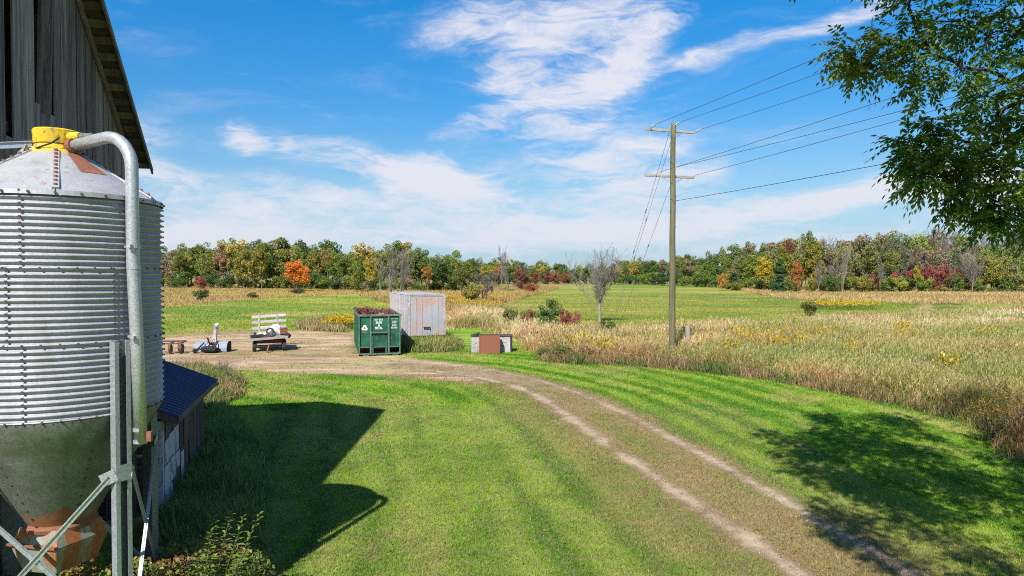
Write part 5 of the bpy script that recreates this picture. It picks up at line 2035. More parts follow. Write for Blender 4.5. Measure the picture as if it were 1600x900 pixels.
def fan_mesh(seed, mat):
    """a bare tree whose limbs fan upwards from a short trunk"""
    rr = random.Random(seed)
    T, C = MB(), MB()
    T.tube([(0, 0, -.01), (.004, 0, .10), (-.004, .003, .20), (0, 0, .30)], [.020, .016, .0145, .012], 8)

    def limb(p, d, L, r, lv):
        n = 5
        pts = [p.copy()]
        for k in range(n):
            d = (d + Vector((rr.uniform(-.12, .12), rr.uniform(-.12, .12), .10 if lv < 2 else .03))).normalized()
            p = p + d * L / n
            pts.append(p.copy())
        C.tube(pts, [max(.0012, r * (1 - .75 * k / n)) for k in range(n + 1)], 4 if lv < 2 else 3, caps=False)
        if lv == 3:
            return
        for _ in range((9, 6, 4)[lv]):
            i_ = rr.randint(1, n)
            a = rr.uniform(0, 6.28)
            s = rr.uniform(.45, 1.0)
            nd = (d + Vector((math.cos(a) * s, math.sin(a) * s, rr.uniform(-.1, .4)))).normalized()
            limb(pts[i_], nd, L * rr.uniform(.34, .58), r * .42, lv + 1)
    for k in range(9):
        a = k * 2.4 + rr.uniform(-.3, .3)
        t = rr.uniform(.18, .75)
        limb(Vector((0, 0, rr.uniform(.15, .30))), Vector((math.cos(a) * math.sin(t), math.sin(a) * math.sin(t), math.cos(t))), rr.uniform(.42, .66), .0085, 0)
    out = []
    zmax = max(v[2] for v in C.v)
    for B_, nm in ((T, 'trunk'), (C, 'crown')):
        me = bpy.data.meshes.new(nm)
        me.from_pydata([(x / zmax, y / zmax, z / zmax) for x, y, z in B_.v], [], B_.f)
        me.materials.append(mat)
        out.append(me)
    return tuple(out)


PROTO = {}
M['twig'] = wood_mat('twig_bark', (0.33, 0.285, 0.25), (0.18, 0.155, 0.14), 0.6)
for k in range(6):
    PROTO['broad%d' % k] = (trunk_mesh(k, .72, .016, 7, M['bark']), crown_mesh(100 + k, 3600, (0, 0, .58), (.31, .31, .43), 52, .072, .031, low=.16))
for k in range(3):
    PROTO['tall%d' % k] = (trunk_mesh(20 + k, .85, .013, 8, M['pale_bark']), crown_mesh(140 + k, 2600, (0, 0, .66), (.22, .22, .35), 40, .060, .028, low=.26))
for k in range(3):
    PROTO['full%d' % k] = (trunk_mesh(30 + k, .6, .018, 5, M['bark']), crown_mesh(160 + k, 4200, (0, 0, .50), (.35, .35, .47), 58, .080, .033, low=.08))
for k in range(2):
    PROTO['conifer%d' % k] = (trunk_mesh(40 + k, .9, .014, 0, M['dark_bark']), conifer_mesh(180 + k, 2600))
for k in range(4):
    PROTO['bush%d' % k] = (trunk_mesh(50 + k, .5, .012, 6, M['bark'], .4), crown_mesh(200 + k, 2400, (0, 0, .46), (.62, .62, .48), 32, .145, .062, low=.06))
for k in range(3):
    PROTO['thin%d' % k] = bare_mesh(60 + k, M['pale_bark'], 5, .010, .62, .22, (2, 4), .35, .0013)
PROTO['vase'] = fan_mesh(71, M['twig'])
PROTO['snag'] = bare_mesh(73, M['pale_bark'], 5, .012, .45, .28, (2, 4), .5, .0013, 2)
PROTO['sapling'] = bare_mesh(77, M['pale_bark'], 5, .009, .6, .20, (2, 4), .5, .0013, 3)


def plant(name, proto, loc, h, w, colr, label, cat='tree', group=None):
    t, c = PROTO[proto]
    o = empty(name, loc, random.uniform(0, 6.28), label, cat, group)
    o.scale = (w, w, h)
    a = link('trunk', t, o)
    b = link('crown' if not proto.startswith('bush') else 'foliage', c, o)
    b.color = (colr[0] * 1.18, colr[1] * 1.22, colr[2] * 1.12, 1)
    return o


def interp(px, tab):
    return float(np.interp(px, [a for a, _ in tab], [b for _, b in tab]))


GREEN = [(0.082, 0.122, 0.032), (0.105, 0.148, 0.028), (0.065, 0.108, 0.028), (0.115, 0.152, 0.032), (0.14, 0.165, 0.035)]
OLIVE = [(0.165, 0.170, 0.046), (0.200, 0.185, 0.050), (0.145, 0.155, 0.044)]
GOLD = [(0.29, 0.225, 0.04), (0.26, 0.215, 0.045), (0.31, 0.235, 0.05)]
TAN = [(0.225, 0.185, 0.105), (0.20, 0.17, 0.09), (0.215, 0.165, 0.115)]
RED = [(0.23, 0.085, 0.062), (0.20, 0.078, 0.066), (0.25, 0.11, 0.07)]
ORANGE = [(0.46, 0.165, 0.035), (0.40, 0.15, 0.04)]
DARK = [(0.050, 0.085, 0.030), (0.060, 0.095, 0.035)]
CONE = [(0.038, 0.070, 0.036), (0.045, 0.080, 0.040)]

TOP = [(150, 384), (258, 386), (300, 379), (340, 384), (350, 377), (385, 377), (400, 373), (440, 375), (500, 378), (540, 384), (560, 381), (600, 380), (650, 384), (700, 396), (720, 399), (740, 406), (800, 413), (870, 414), (910, 415), (960, 411), (1000, 405), (1060, 400),
       (1100, 397), (1150, 388), (1200, 381), (1225, 372), (1270, 369), (1300, 374), (1350, 366), (1400, 364), (1450, 361), (1500, 364), (1560, 367), (1640, 370), (1800, 372)]
DEP = [(150, 235), (258, 235), (420, 225), (540, 205), (620, 190), (720, 190), (735, 330), (900, 345), (1000, 320), (1090, 270), (1150, 235), (1200, 200), (1260, 178), (1800, 172)]


def wood_tree(px, depth, top, kind, colr, wfac, label, group, name='woodland_tree'):
    p = AT(px, top, depth)
    h = max(2.5, p[2])
    return plant(name, kind, (p[0], depth, 0), h, h * wfac, colr, label, 'tree', group)


CROWD = []
SECT = [(0, 725, 'left of the bare trees', 'left wood trees'), (725, 1005, 'in the distant wood across the field', 'distant wood trees'), (1005, 1225, 'in the wood behind the utility pole', 'pole wood trees'), (1225, 2000, 'in the wood at the right of the field', 'right wood trees')]
LBL = {'g': 'dark green leafy tree %s', 'o': 'olive green leafy tree %s', 'y': 'golden yellow tree %s', 't': 'tan thinning tree %s', 'r': 'red autumn tree %s', 'c': 'dark conifer %s', 'b': 'bare grey tree %s'}
LOOK = {'g': 'green leafy tree', 'o': 'olive tree', 'y': 'golden tree', 't': 'tan tree', 'r': 'red tree', 'c': 'dark conifer', 'b': 'bare tree'}
PAL = {'g': GREEN, 'o': OLIVE, 'y': GOLD, 't': TAN, 'r': RED, 'c': CONE, 'b': [(.5, .5, .5)]}
MIX = {0: 'gggggoooogyt', 1: 'gggogogyt', 2: 'gggcgogot', 3: 'ggotttbtgoo'}


def wood_row(rows, px0, px1):
    for (back, dtop, step, wf) in rows:
        px = px0 + random.uniform(0, 6)
        while px < px1:
            sec = next(i_ for i_, s in enumerate(SECT) if s[0] <= px < s[1])
            d = interp(px, DEP) + back + random.uniform(-6, 6)
            top = interp(px, TOP) + dtop + random.uniform(-12, 8)
            cls = random.choice(MIX[sec])
            if cls == 'c':
                top += 9
            colr = random.choice(PAL[cls])
            j = random.uniform(.8, 1.2)
            colr = tuple(v * j for v in colr)
            kind = {'c': 'conifer%d' % random.randint(0, 1), 'b': 'thin%d' % random.randint(0, 2)}.get(cls)
            if kind is None:
                kind = random.choice(['broad%d' % random.randint(0, 5), 'full%d' % random.randint(0, 2), 'tall%d' % random.randint(0, 2), 'broad%d' % random.randint(0, 5)])
            nm = {'c': 'conifer_tree', 'b': 'bare_tree'}.get(cls, 'woodland_tree')
            o = wood_tree(px, d, top, kind, colr, wf * random.uniform(.7, 1.35), LBL[cls] % SECT[sec][2], SECT[sec][3], nm)
            CROWD.append((o, px, LOOK[cls], 'on the skyline' if back > 20 else 'in the front rank'))
            px += step * random.uniform(.7, 1.3) * 235 / interp(px, DEP) ** 1.0


wood_row([(26, 0, 15, .95), (4, 8, 15, .9)], 200, 728)
wood_row([(30, 0, 13, 1.0), (0, 5, 13, 1.0)], 728, 1010)
wood_row([(26, 0, 13, .95), (0, 12, 14, .95)], 1010, 1228)
wood_row([(46, -7, 15, .85), (26, 5, 15, .85), (10, 24, 15, .85)], 1228, 1690)

# understorey along the wood edges
def edge_shrubs(px0, px1, step, ddep, hh, cols, label, group):
    px = px0
    while px < px1:
        d = interp(px, DEP) + ddep + random.uniform(-3, 3)
        p = AT(px, 430, d)
        h = random.uniform(*hh)
        c = random.choice(cols)
        j = random.uniform(.8, 1.2)
        o = plant('shrub', 'bush%d' % random.randint(0, 3), (p[0], d, 0), h, h * random.uniform(.8, 1.2), tuple(v * j for v in c), label, 'shrub', group)
        CROWD.append((o, px, ('green' if c in GREEN + DARK else 'olive' if c in OLIVE else 'brownish') + (' low' if h < sum(hh) / 2 else ' taller') + ' shrub', 'at the wood foot'))
        px += step * random.uniform(.7, 1.4)


edge_shrubs(235, 560, 15, -4, (1.8, 6.5), DARK + DARK + GREEN + OLIVE[:1], 'green undergrowth shrub along the foot of the wood at the left', 'left wood undergrowth')  # dark greens doubled to paint shade at the foot of the wood
edge_shrubs(560, 720, 13, -10, (2.5, 5), GREEN + OLIVE + TAN[:1], 'scrubby shrub along the wood behind the box trailer', 'trailer wood undergrowth')
edge_shrubs(728, 1100, 11, -14, (4.0, 7), DARK + GREEN[:3], 'dark shrub along the foot of the distant wood', 'distant wood undergrowth')
edge_shrubs(1100, 1230, 14, -10, (3, 6), GREEN + DARK + OLIVE, 'green shrub along the wood edge behind the utility pole', 'pole wood undergrowth')
edge_shrubs(1230, 1690, 17, -2, (1.8, 6.0), OLIVE + GREEN + [(.21, .19, .045)], 'yellow-green shrub along the edge of the wood at the right', 'right wood undergrowth')


def one(px, base_py, top_py, wpx, kind, colr, name, label, cat='tree', group=None, dep=None):
    g = GP(px, base_py)
    d = dep or g[1]
    p = AT(px, top_py, d)
    wr = {'broad': .66, 'full': .76, 'tall': .48, 'bush': 1.35, 'conif': .60, 'thin0': .6, 'thin1': .6, 'thin2': .6, 'vase': .66, 'snag': .5, 'sapli': .6}[kind[:5] if kind[:4] not in ('full', 'tall', 'bush', 'vase', 'snag') else kind[:4]]
    w = wpx / F * d / wr
    return plant(name, kind, (p[0], d, 0), p[2], w, colr, label, cat, group)


# trees that stand out
one(464, 455, 398, 52, 'full0', (0.50, 0.18, 0.035), 'maple_tree', 'bright orange maple at the front of the wood on the left', dep=185)
one(314, 447, 428, 28, 'bush1', (0.24, 0.075, 0.05), 'red_shrub', 'low dark red shrub against the foot of the wood by the bin', 'shrub', dep=205)
one(344, 446, 375, 26, 'tall1', (0.27, 0.155, 0.10), 'maple_tree', 'pinkish tan tree rising above the wood on the left', dep=222)
one(408, 448, 372, 40, 'broad2', (0.19, 0.165, 0.035), 'broadleaf_tree', 'large yellow-green tree in the wood near the orange maple', dep=215)
one(380, 446, 384, 38, 'broad4', (0.205, 0.17, 0.035), 'broadleaf_tree', 'yellowing tree with gold crown in the wood beside the bin', dep=212)
one(512, 446, 384, 28, 'tall0', (0.25, 0.17, 0.07), 'broadleaf_tree', 'slender orange-topped tree right of the orange maple', dep=212)
one(557, 458, 402, 34, 'full1', (0.155, 0.175, 0.035), 'broadleaf_tree', 'rounded yellow-green tree at the wood edge above the container', dep=178)
one(722, 462, 410, 44, 'full2', (0.12, 0.125, 0.035), 'broadleaf_tree', 'olive tree right of the tall bare trees behind the trailer', dep=165)
one(692, 455, 396, 50, 'full0', (0.062, 0.105, 0.030), 'broadleaf_tree', 'broad dark green tree behind the box trailer', dep=178)
one(650, 450, 386, 46, 'broad1', (0.095, 0.12, 0.03), 'broadleaf_tree', 'tall green tree just right of the bare trees above the trailer', dep=182)
one(668, 452, 412, 22, 'tall2', (0.30, 0.15, 0.05), 'broadleaf_tree', 'small orange-tinted tree between green trees behind the trailer', dep=176)
one(737, 468, 438, 44, 'bush0', (0.175, 0.155, 0.04), 'shrub', 'yellow-green shrub standing right of the box trailer', 'shrub', dep=108)
one(815, 452, 414, 40, 'full1', (0.19, 0.085, 0.060), 'maple_tree', 'russet red tree beside the tall dead tree in the middle', dep=190)
one(778, 452, 416, 22, 'tall1', (0.30, 0.10, 0.055), 'maple_tree', 'small reddish tree left of the tall dead tree in the middle', dep=195)
for k, (px, tp_) in enumerate(((838, 421), (856, 422), (868, 421), (882, 422))):
    one(px, 444, tp_, 20, 'full%d' % (k % 3), RED[k % 3], 'maple_tree', '%s red maple from the left in the row across the far field' % ('first', 'second', 'third', 'fourth')[k], group='far red maples', dep=300)
one(830, 455, 437, 30, 'bush2', (0.26, 0.10, 0.05), 'shrub', 'rust brown shrub at the field corner in the middle distance', 'shrub', dep=172)
# bare trees
one(609, 470, 379, 36, 'snag', (1, 1, 1), 'bare_tree', 'tall bare grey tree just behind the left end of the trailer', dep=118)
one(625, 470, 384, 34, 'sapling', (1, 1, 1), 'bare_tree', 'thin many-stemmed bare tree behind the trailer roof', dep=120)
one(595, 470, 392, 30, 'thin1', (1, 1, 1), 'bare_tree', 'leaning bare grey tree left of the tallest bare tree', dep=124)
one(794, 455, 381, 26, 'snag', (1, 1, 1), 'bare_tree', 'tall dead tree rising alone above the distant wood', dep=175)
one(784, 455, 392, 20, 'thin0', (1, 1, 1), 'bare_tree', 'shorter dead tree beside the tall lone dead tree', dep=177)
one(754, 472, 422, 44, 'sapling', (1, 1, 1), 'bare_tree', 'small twiggy grey tree standing right of the trailer', dep=112)
one(937, 503, 377, 84, 'vase', (1, 1, 1), 'bare_tree', 'lone vase-shaped bare tree in the field left of the utility pole')
# wood at the right: individuals
one(1230, 455, 364, 30, 'broad3', (0.17, 0.06, 0.05), 'maple_tree', 'tall tree with dark red top left in the right wood', dep=195)
one(1222, 455, 378, 44, 'full1', (0.17, 0.165, 0.03), 'broadleaf_tree', 'big yellow-green tree below the dark red treetop', dep=188)
one(1272, 455, 370, 40, 'broad0', (0.19, 0.155, 0.03), 'broadleaf_tree', 'tall yellow-green tree right of the dark red treetop', dep=188)
one(1246, 457, 400, 26, 'full2', (0.30, 0.125, 0.045), 'maple_tree', 'orange brown tree at the front of the right wood', dep=172)
one(1218, 455, 404, 32, 'conifer1', (0.045, 0.09, 0.045), 'conifer_tree', 'dark green conifer left of the orange brown tree', dep=174)
one(1195, 452, 397, 34, 'broad5', (0.33, 0.235, 0.03), 'broadleaf_tree', 'bright yellow tree in the wood right of the utility pole', dep=190)
one(1130, 450, 423, 24, 'bush3', (0.30, 0.17, 0.04), 'shrub', 'round orange gold shrub at the wood edge behind the pole', 'shrub', dep=200)
one(1146, 451, 426, 36, 'conifer0', (0.045, 0.085, 0.045), 'conifer_tree', 'spreading dark conifer beside the orange gold shrub', dep=205)
one(1150, 452, 437, 28, 'bush2', (0.17, 0.16, 0.035), 'shrub', 'low yellow-green shrub at the field edge behind the pole', 'shrub', dep=196)
for k, (px, tp_) in enumerate(((1310, 366), (1316, 372), (1298, 410), (1280, 405), (1376, 400), (1492, 415), (1590, 405))):
    one(px, 458, tp_, 22, 'snag' if k % 2 else 'thin%d' % (k % 3), (1, 1, 1), 'bare_tree', '%s pale bare trunk from the left at the front of the right wood' % ('first', 'second', 'third', 'fourth', 'fifth', 'sixth', 'seventh')[(2, 3, 1, 0, 4, 5, 6)[k]], group='pale bare trunks', dep=171)
for k, px in enumerate(sorted(random.uniform(1350, 1600) for _ in range(12))):
    one(px, 458, interp(px, TOP) + random.uniform(-6, 12), random.uniform(24, 36), 'thin%d' % (k % 3), (1, 1, 1), 'bare_tree', '%s leafless grey tree from the left along the skyline of the right wood' % ('first', 'second', 'third', 'fourth', 'fifth', 'sixth', 'seventh', 'eighth', 'ninth', 'tenth', 'eleventh', 'twelfth')[k], group='leafless skyline trees', dep=random.uniform(190, 215))
for k, (px, tp_, w) in enumerate(((1400, 420, 22), (1418, 415, 24), (1440, 411, 26), (1458, 408, 26), (1476, 408, 26), (1492, 411, 22), (1366, 420, 22))):
    one(px, 458, tp_, w * 1.35, 'bush%d' % (k % 4), (0.20, 0.060, 0.058), 'sumac_shrub', '%s dark red sumac from the left in the right wood' % ('second', 'third', 'fourth', 'fifth', 'sixth', 'seventh', 'first')[k], 'shrub', 'red sumacs', dep=174)
one(1432, 458, 413, 14, 'tall0', (0.28, 0.26, 0.04), 'broadleaf_tree', 'small bright yellow tree in front of the red sumac', dep=171)
one(1405, 458, 428, 30, 'bush0', (0.20, 0.20, 0.04), 'shrub', 'rounded yellow-green shrub in front of the red sumac', 'shrub', dep=169)
one(1350, 458, 428, 34, 'bush1', (0.19, 0.185, 0.04), 'shrub', 'yellow-green shrub between pale trunks in the right wood', 'shrub', dep=169)
one(1300, 458, 422, 30, 'bush2', (0.07, 0.105, 0.03), 'shrub', 'dark green shrub right of the orange brown tree', 'shrub', dep=169)
one(1520, 458, 385, 46, 'vase', (1, 1, 1), 'bare_tree', 'dense brown twiggy tree below the overhanging branch', dep=172)
one(1560, 458, 392, 44, 'full0', (0.22, 0.20, 0.05), 'broadleaf_tree', 'yellow-green tree below the overhanging branch at the right', dep=172)
# shrubs in the meadow
one(1265, 494, 466, 34, 'bush0', (0.105, 0.095, 0.032), 'shrub', 'dark olive shrub alone at the back of the meadow', 'shrub')
one(316, 470, 449, 32, 'bush1', (0.060, 0.085, 0.026), 'shrub', 'round dark green bush in the golden field by the bin', 'shrub')
one(465, 460, 448, 30, 'bush2', (0.10, 0.085, 0.045), 'shrub', 'low brown bush below the orange maple', 'shrub')
one(395, 467, 455, 22, 'bush3', (0.12, 0.105, 0.04), 'shrub', 'small brown bush right of the round dark bush', 'shrub')
one(862, 517, 462, 46, 'full1', (0.085, 0.130, 0.036), 'young_tree', 'bushy green young tree left of the vase-shaped tree')
one(846, 517, 478, 34, 'bush0', (0.085, 0.13, 0.04), 'shrub', 'green shrub hugging the bushy young tree', 'shrub')
one(826, 517, 478, 30, 'bush1', (0.17, 0.07, 0.055), 'shrub', 'dark red shrub left of the bushy young tree', 'shrub')
one(797, 513, 474, 34, 'bush2', (0.095, 0.105, 0.035), 'shrub', 'olive shrub left of the dark red shrub', 'shrub')
one(884, 518, 480, 26, 'bush3', (0.20, 0.055, 0.05), 'shrub', 'crimson shrub just right of the bushy young tree', 'shrub')
one(901, 519, 483, 20, 'bush0', (0.23, 0.075, 0.06), 'shrub', 'small russet shrub at the right of the crimson shrub', 'shrub')
one(950, 524, 497, 44, 'bush1', (0.09, 0.115, 0.04), 'shrub', 'low green shrub at the foot of the vase-shaped tree', 'shrub')
one(878, 562, 533, 44, 'bush2', (0.13, 0.135, 0.04), 'shrub', 'leafy olive weed clump at the front tip of the meadow', 'shrub')
one(915, 562, 538, 40, 'bush3', (0.17, 0.125, 0.055), 'shrub', 'brownish weed clump right of the olive clump at the meadow tip', 'shrub')
one(850, 558, 541, 22, 'bush0', (0.09, 0.11, 0.04), 'shrub', 'small dark weed clump at the meadow tip nearest the boxes', 'shrub')
one(357, 606, 557, 30, 'thin2', (1, 1, 1), 'dry_weed', 'tall dry brown weed beyond the corner of the shed roof', 'weed')
one(352, 612, 585, 44, 'bush1', (0.22, 0.165, 0.085), 'shrub', 'brown and green weed bush beyond the shed corner', 'shrub')
one(328, 622, 600, 40, 'bush2', (0.10, 0.12, 0.04), 'shrub', 'green weed bush close behind the shed eave', 'shrub')
one(372, 618, 606, 22, 'bush3', (0.20, 0.15, 0.07), 'shrub', 'low dry weed at the lawn edge past the shed', 'shrub')


# ------------------------------------------------------------------ the big tree whose branches hang in at the right
def compound_leaves(P, D, C, r, nleaf=11, L=.33, s=.108):
    """pinnate leaves: paired pointed leaflets along a drooping stalk"""
    n = len(P)
    up = np.array([0, 0, 1.0])
    side = np.cross(D, up + r.normal(size=(n, 3)) * .25)
    side /= np.linalg.norm(side, axis=1)[:, None]
    nrm = np.cross(side, D)
    Vs, Cs = [], []
    Ls = L * (.7 + .6 * r.random(n))
    for k in range(nleaf):
        f = (k // 2 + 1) / (nleaf // 2 + 1)
        sg = 0 if k == nleaf - 1 else (1 if k % 2 else -1)
        base = P + D * (Ls * f)[:, None] - up * (Ls * .30 * f * f)[:, None]
        d = (side * sg * .85 + D * (.55 if sg else 1.0) - up * (.30 + .3 * f) + r.normal(size=(n, 3)) * .14)
        d /= np.linalg.norm(d, axis=1)[:, None]
        ll = (s * (.75 + .5 * r.random(n)) * (1.05 - .25 * abs(f - .5)))[:, None]
        wv = np.cross(d, nrm + r.normal(size=(n, 3)) * .3)
        wv /= np.linalg.norm(wv, axis=1)[:, None]
        fold = nrm * ll * .07
        Vs.append(np.stack([base, base + d * ll * .42 + wv * ll * .20 + fold, base + d * ll, base + d * ll * .42 - wv * ll * .20 + fold], 1))
        Cs.append(C * (.75 + .5 * r.random(n))[:, None])
    V = np.stack(Vs, 1).reshape(-1, 3)
    Cc = np.repeat(np.stack(Cs, 1).reshape(-1, 3), 4, 0)
    return V, np.arange(len(V)).reshape(-1, 4), Cc


def overhanging_tree():
    r = np.random.default_rng(5)
    root = empty('overhanging_tree', (12.6, 9.2, 0), 0, 'large dark green walnut-leaved tree hanging in from the upper right', 'tree')
    base = np.array([12.6, 9.2, 0])
    lobes = []

    def L(px, py, dep, rpx, yel=0.0, dens=1.0):
        px, py = px + 14, py - 14 - (20 if py > 270 else 0)
        p = AT(px, py, dep)
        lobes.append((p, rpx / F * dep, yel, dens))
    for (px, py, dep, rr, ye) in [(1306, 92, 10.6, 15, .8), (1318, 118, 10.6, 13, .6), (1340, 88, 10.6, 24, .55), (1350, 120, 10.6, 18, .4), (1380, 78, 10.7, 28, .3), (1400, 112, 10.6, 26, .1), (1425, 150, 10.4, 15, 0), (1418, 60, 11, 34, .1), (1405, 20, 11.2, 26, 0), (1440, 100, 10.6, 38, .1), (1470, 48, 11, 48, 0), (1490, 120, 10.4, 40, 0),
                                   (1530, 70, 10.8, 55, 0), (1520, 20, 11, 50, 0), (1560, 140, 10.2, 44, 0), (1580, 60, 10.6, 55, 0), (1510, 175, 10, 26, 0), (1545, 195, 9.8, 40, 0), (1590, 170, 9.8, 45, 0),
                                   (1398, 236, 9.8, 13, 0), (1420, 246, 9.8, 20, 0), (1412, 264, 9.8, 14, 0), (1448, 226, 9.8, 24, 0), (1440, 208, 9.8, 14, .1), (1480, 232, 9.7, 30, 0), (1520, 245, 9.6, 38, 0), (1565, 240, 9.5, 42, 0), (1600, 230, 9.5, 40, 0),
                                   (1420, 312, 9.4, 13, 0), (1450, 292, 9.5, 17, 0), (1442, 314, 9.4, 12, 0), (1490, 284, 9.4, 24, 0), (1500, 320, 9.3, 22, 0), (1540, 300, 9.3, 36, .1), (1580, 310, 9.2, 40, .15), (1540, 350, 9.2, 28, 0), (1565, 368, 9.2, 20, 0), (1590, 356, 9.1, 30, .1), (1480, 345, 9.3, 12, 0), (1530, 378, 9.2, 10, 0), (1610, 380, 9.1, 30, 0),
                                   (1640, 100, 10.3, 75, 0), (1660, 220, 9.6, 75, 0), (1660, 320, 9.2, 60, 0), (1700, 20, 10.5, 90, 0)]:
        L(px, py, dep, rr, ye)
    for (x, y_, z, rr) in [(11.6, 11.2, 12.2, 1.8), (12.6, 14.0, 11, 1.8), (13.4, 9.6, 12, 2),
                             (11.6, 8.2, 9.6, 1.6), (13.6, 7.4, 9.5, 1.8), (14.6, 11.4, 9.6, 2), (14.2, 13.6, 8.2, 1.6), (12.4, 11.6, 8.6, 1.5), (10.6, 9.2, 8.6, 1.3), (10.0, 7.4, 8.4, 1.2), (9.4, 6.2, 8.6, 1.1), (15.6, 9.2, 8.8, 1.8), (12.6, 6.0, 8.2, 1.5) ]:
        lobes.append((np.array([x, y_, z]), rr, 0.0, .8))
    # the rest of the crown stands above and beside the view; its shade lies on the lawn at the right
    SH = [tuple(GP(a, b_)[:2]) for a, b_ in [(1195, 702), (1225, 668), (1270, 645), (1330, 648), (1400, 652), (1500, 668), (1560, 690), (1640, 720), (1760, 800), (1700, 930), (1420, 905), (1370, 870), (1300, 830), (1245, 790), (1330, 772), (1290, 745), (1235, 735)]]
    A_ = np.array(SH)
    for gx in np.arange(A_[:, 0].min(), A_[:, 0].max(), 1.0):
        for gy in np.arange(A_[:, 1].min(), A_[:, 1].max(), 1.25):
            qx, qy = gx + r.normal(0, .3), gy + r.normal(0, .35)
            if not inside(np.array([qx]), np.array([qy]), SH)[0] or r.random() < .14:
                continue
            for H_ in np.arange(6.0, 14.0, .2):
                q = np.array([qx - .322 * H_, qy - .94 * H_, H_])
                if q[1] < 2.5 or H_ < 6:
                    continue
                if (q[2] - CAM_H - .85) / q[1] > .408 or (q[0] - .85) / q[1] > .76:
                    lobes.append((q, .62 + .3 * r.random(), 0.0, 2.0))
                    break
    tr_, br = MB(), MB()
    tp_ = [Vector((0, 0, -.2)), Vector((.05, .02, 1.6)), Vector((.0, .1, 3.4)), Vector((-.15, .2, 5.6)), Vector((-.2, .4, 8.2)), Vector((-.3, .6, 10.8))]
    tr_.tube(tp_, [.42, .33, .28, .22, .14, .05], 12)
    # limbs grow from the trunk through the leaf masses, each joined to the nearest one already reached
    nodes = [(Vector((-.1, .2, z_)), -1) for z_ in (3.2, 4.6, 6.0, 7.6, 9.2)]
    order, todo = [], list(range(len(lobes)))
    pos = [Vector(l[0] - base) for l in lobes]
    while todo:
        bestv = None
        for i_ in todo:
            for j, (q, _) in enumerate(nodes):
                dd = (pos[i_] - q).length * (1.25 if j < 5 else 1.0)
                if bestv is None or dd < bestv[0]:
                    bestv = (dd, i_, j)
        _, i_, j = bestv
        nodes.append((pos[i_], j))
        todo.remove(i_)
    load = [1.0] * len(nodes)
    for k in range(len(nodes) - 1, 4, -1):
        load[nodes[k][1]] += load[k]
    for k in range(5, len(nodes)):
        e, j = nodes[k]
        s0 = nodes[j][0]
        rr = .0036 * load[k] ** .5 + .003
        mid = s0.lerp(e, .5) + Vector((random.uniform(-.06, .06), random.uniform(-.06, .06), .10 * (e - s0).length))
        br.tube([s0, s0.lerp(mid, .5) + Vector((0, 0, .03)), mid, mid.lerp(e, .5), e], [rr * 1.1, rr, rr * .9, rr * .8, rr * .7], 6, caps=False)
    P, D, C = [], [], []
    for (c, rad, yel, dens) in lobes:
        cl = Vector(c - base)
        rad *= .86
        n = int((25 + 78 * rad ** 2.2) * dens)
        d = r.normal(size=(n, 3))
        d /= np.linalg.norm(d, axis=1)[:, None]
        q = rad * r.random(n) ** .45
        p = np.array(cl) + d * q[:, None]
        dd = d * .7 + r.normal(size=(n, 3)) * .5 + np.array([-.25, 0, -.25])
        dd /= np.linalg.norm(dd, axis=1)[:, None]
        P.append(p)
        D.append(dd)
        g = np.array([0.070, 0.140, 0.020])
        col = g + (np.array([0.22, 0.215, 0.02]) - g) * np.clip(yel * (.5 + .8 * r.random(n)), 0, 1)[:, None]
        sp2 = r.random(n) < .24
        col[sp2] = np.array([0.17, 0.25, 0.04])  # random leaves painted brighter to read as sunlit
        C.append(col)
        for k in range(0, n, 4):
            e = Vector(p[k])
            br.tube([cl.lerp(e, .1), cl.lerp(e, .6) + Vector((0, 0, .03)), e], [.006, .004, .002], 4, caps=False)
    P, D, C = np.concatenate(P), np.concatenate(D), np.concatenate(C)
    V, Q, Cc = compound_leaves(P, D, C, r)
    tr_.build('trunk', M['dark_bark'], root, smooth=True)
    br.build('branches', M['dark_bark'], root)
    link('crown', np_mesh('crown', V, quads=Q, mat=M['leaf'], col=Cc), root)
    return len(Q)


NLEAF = overhanging_tree()


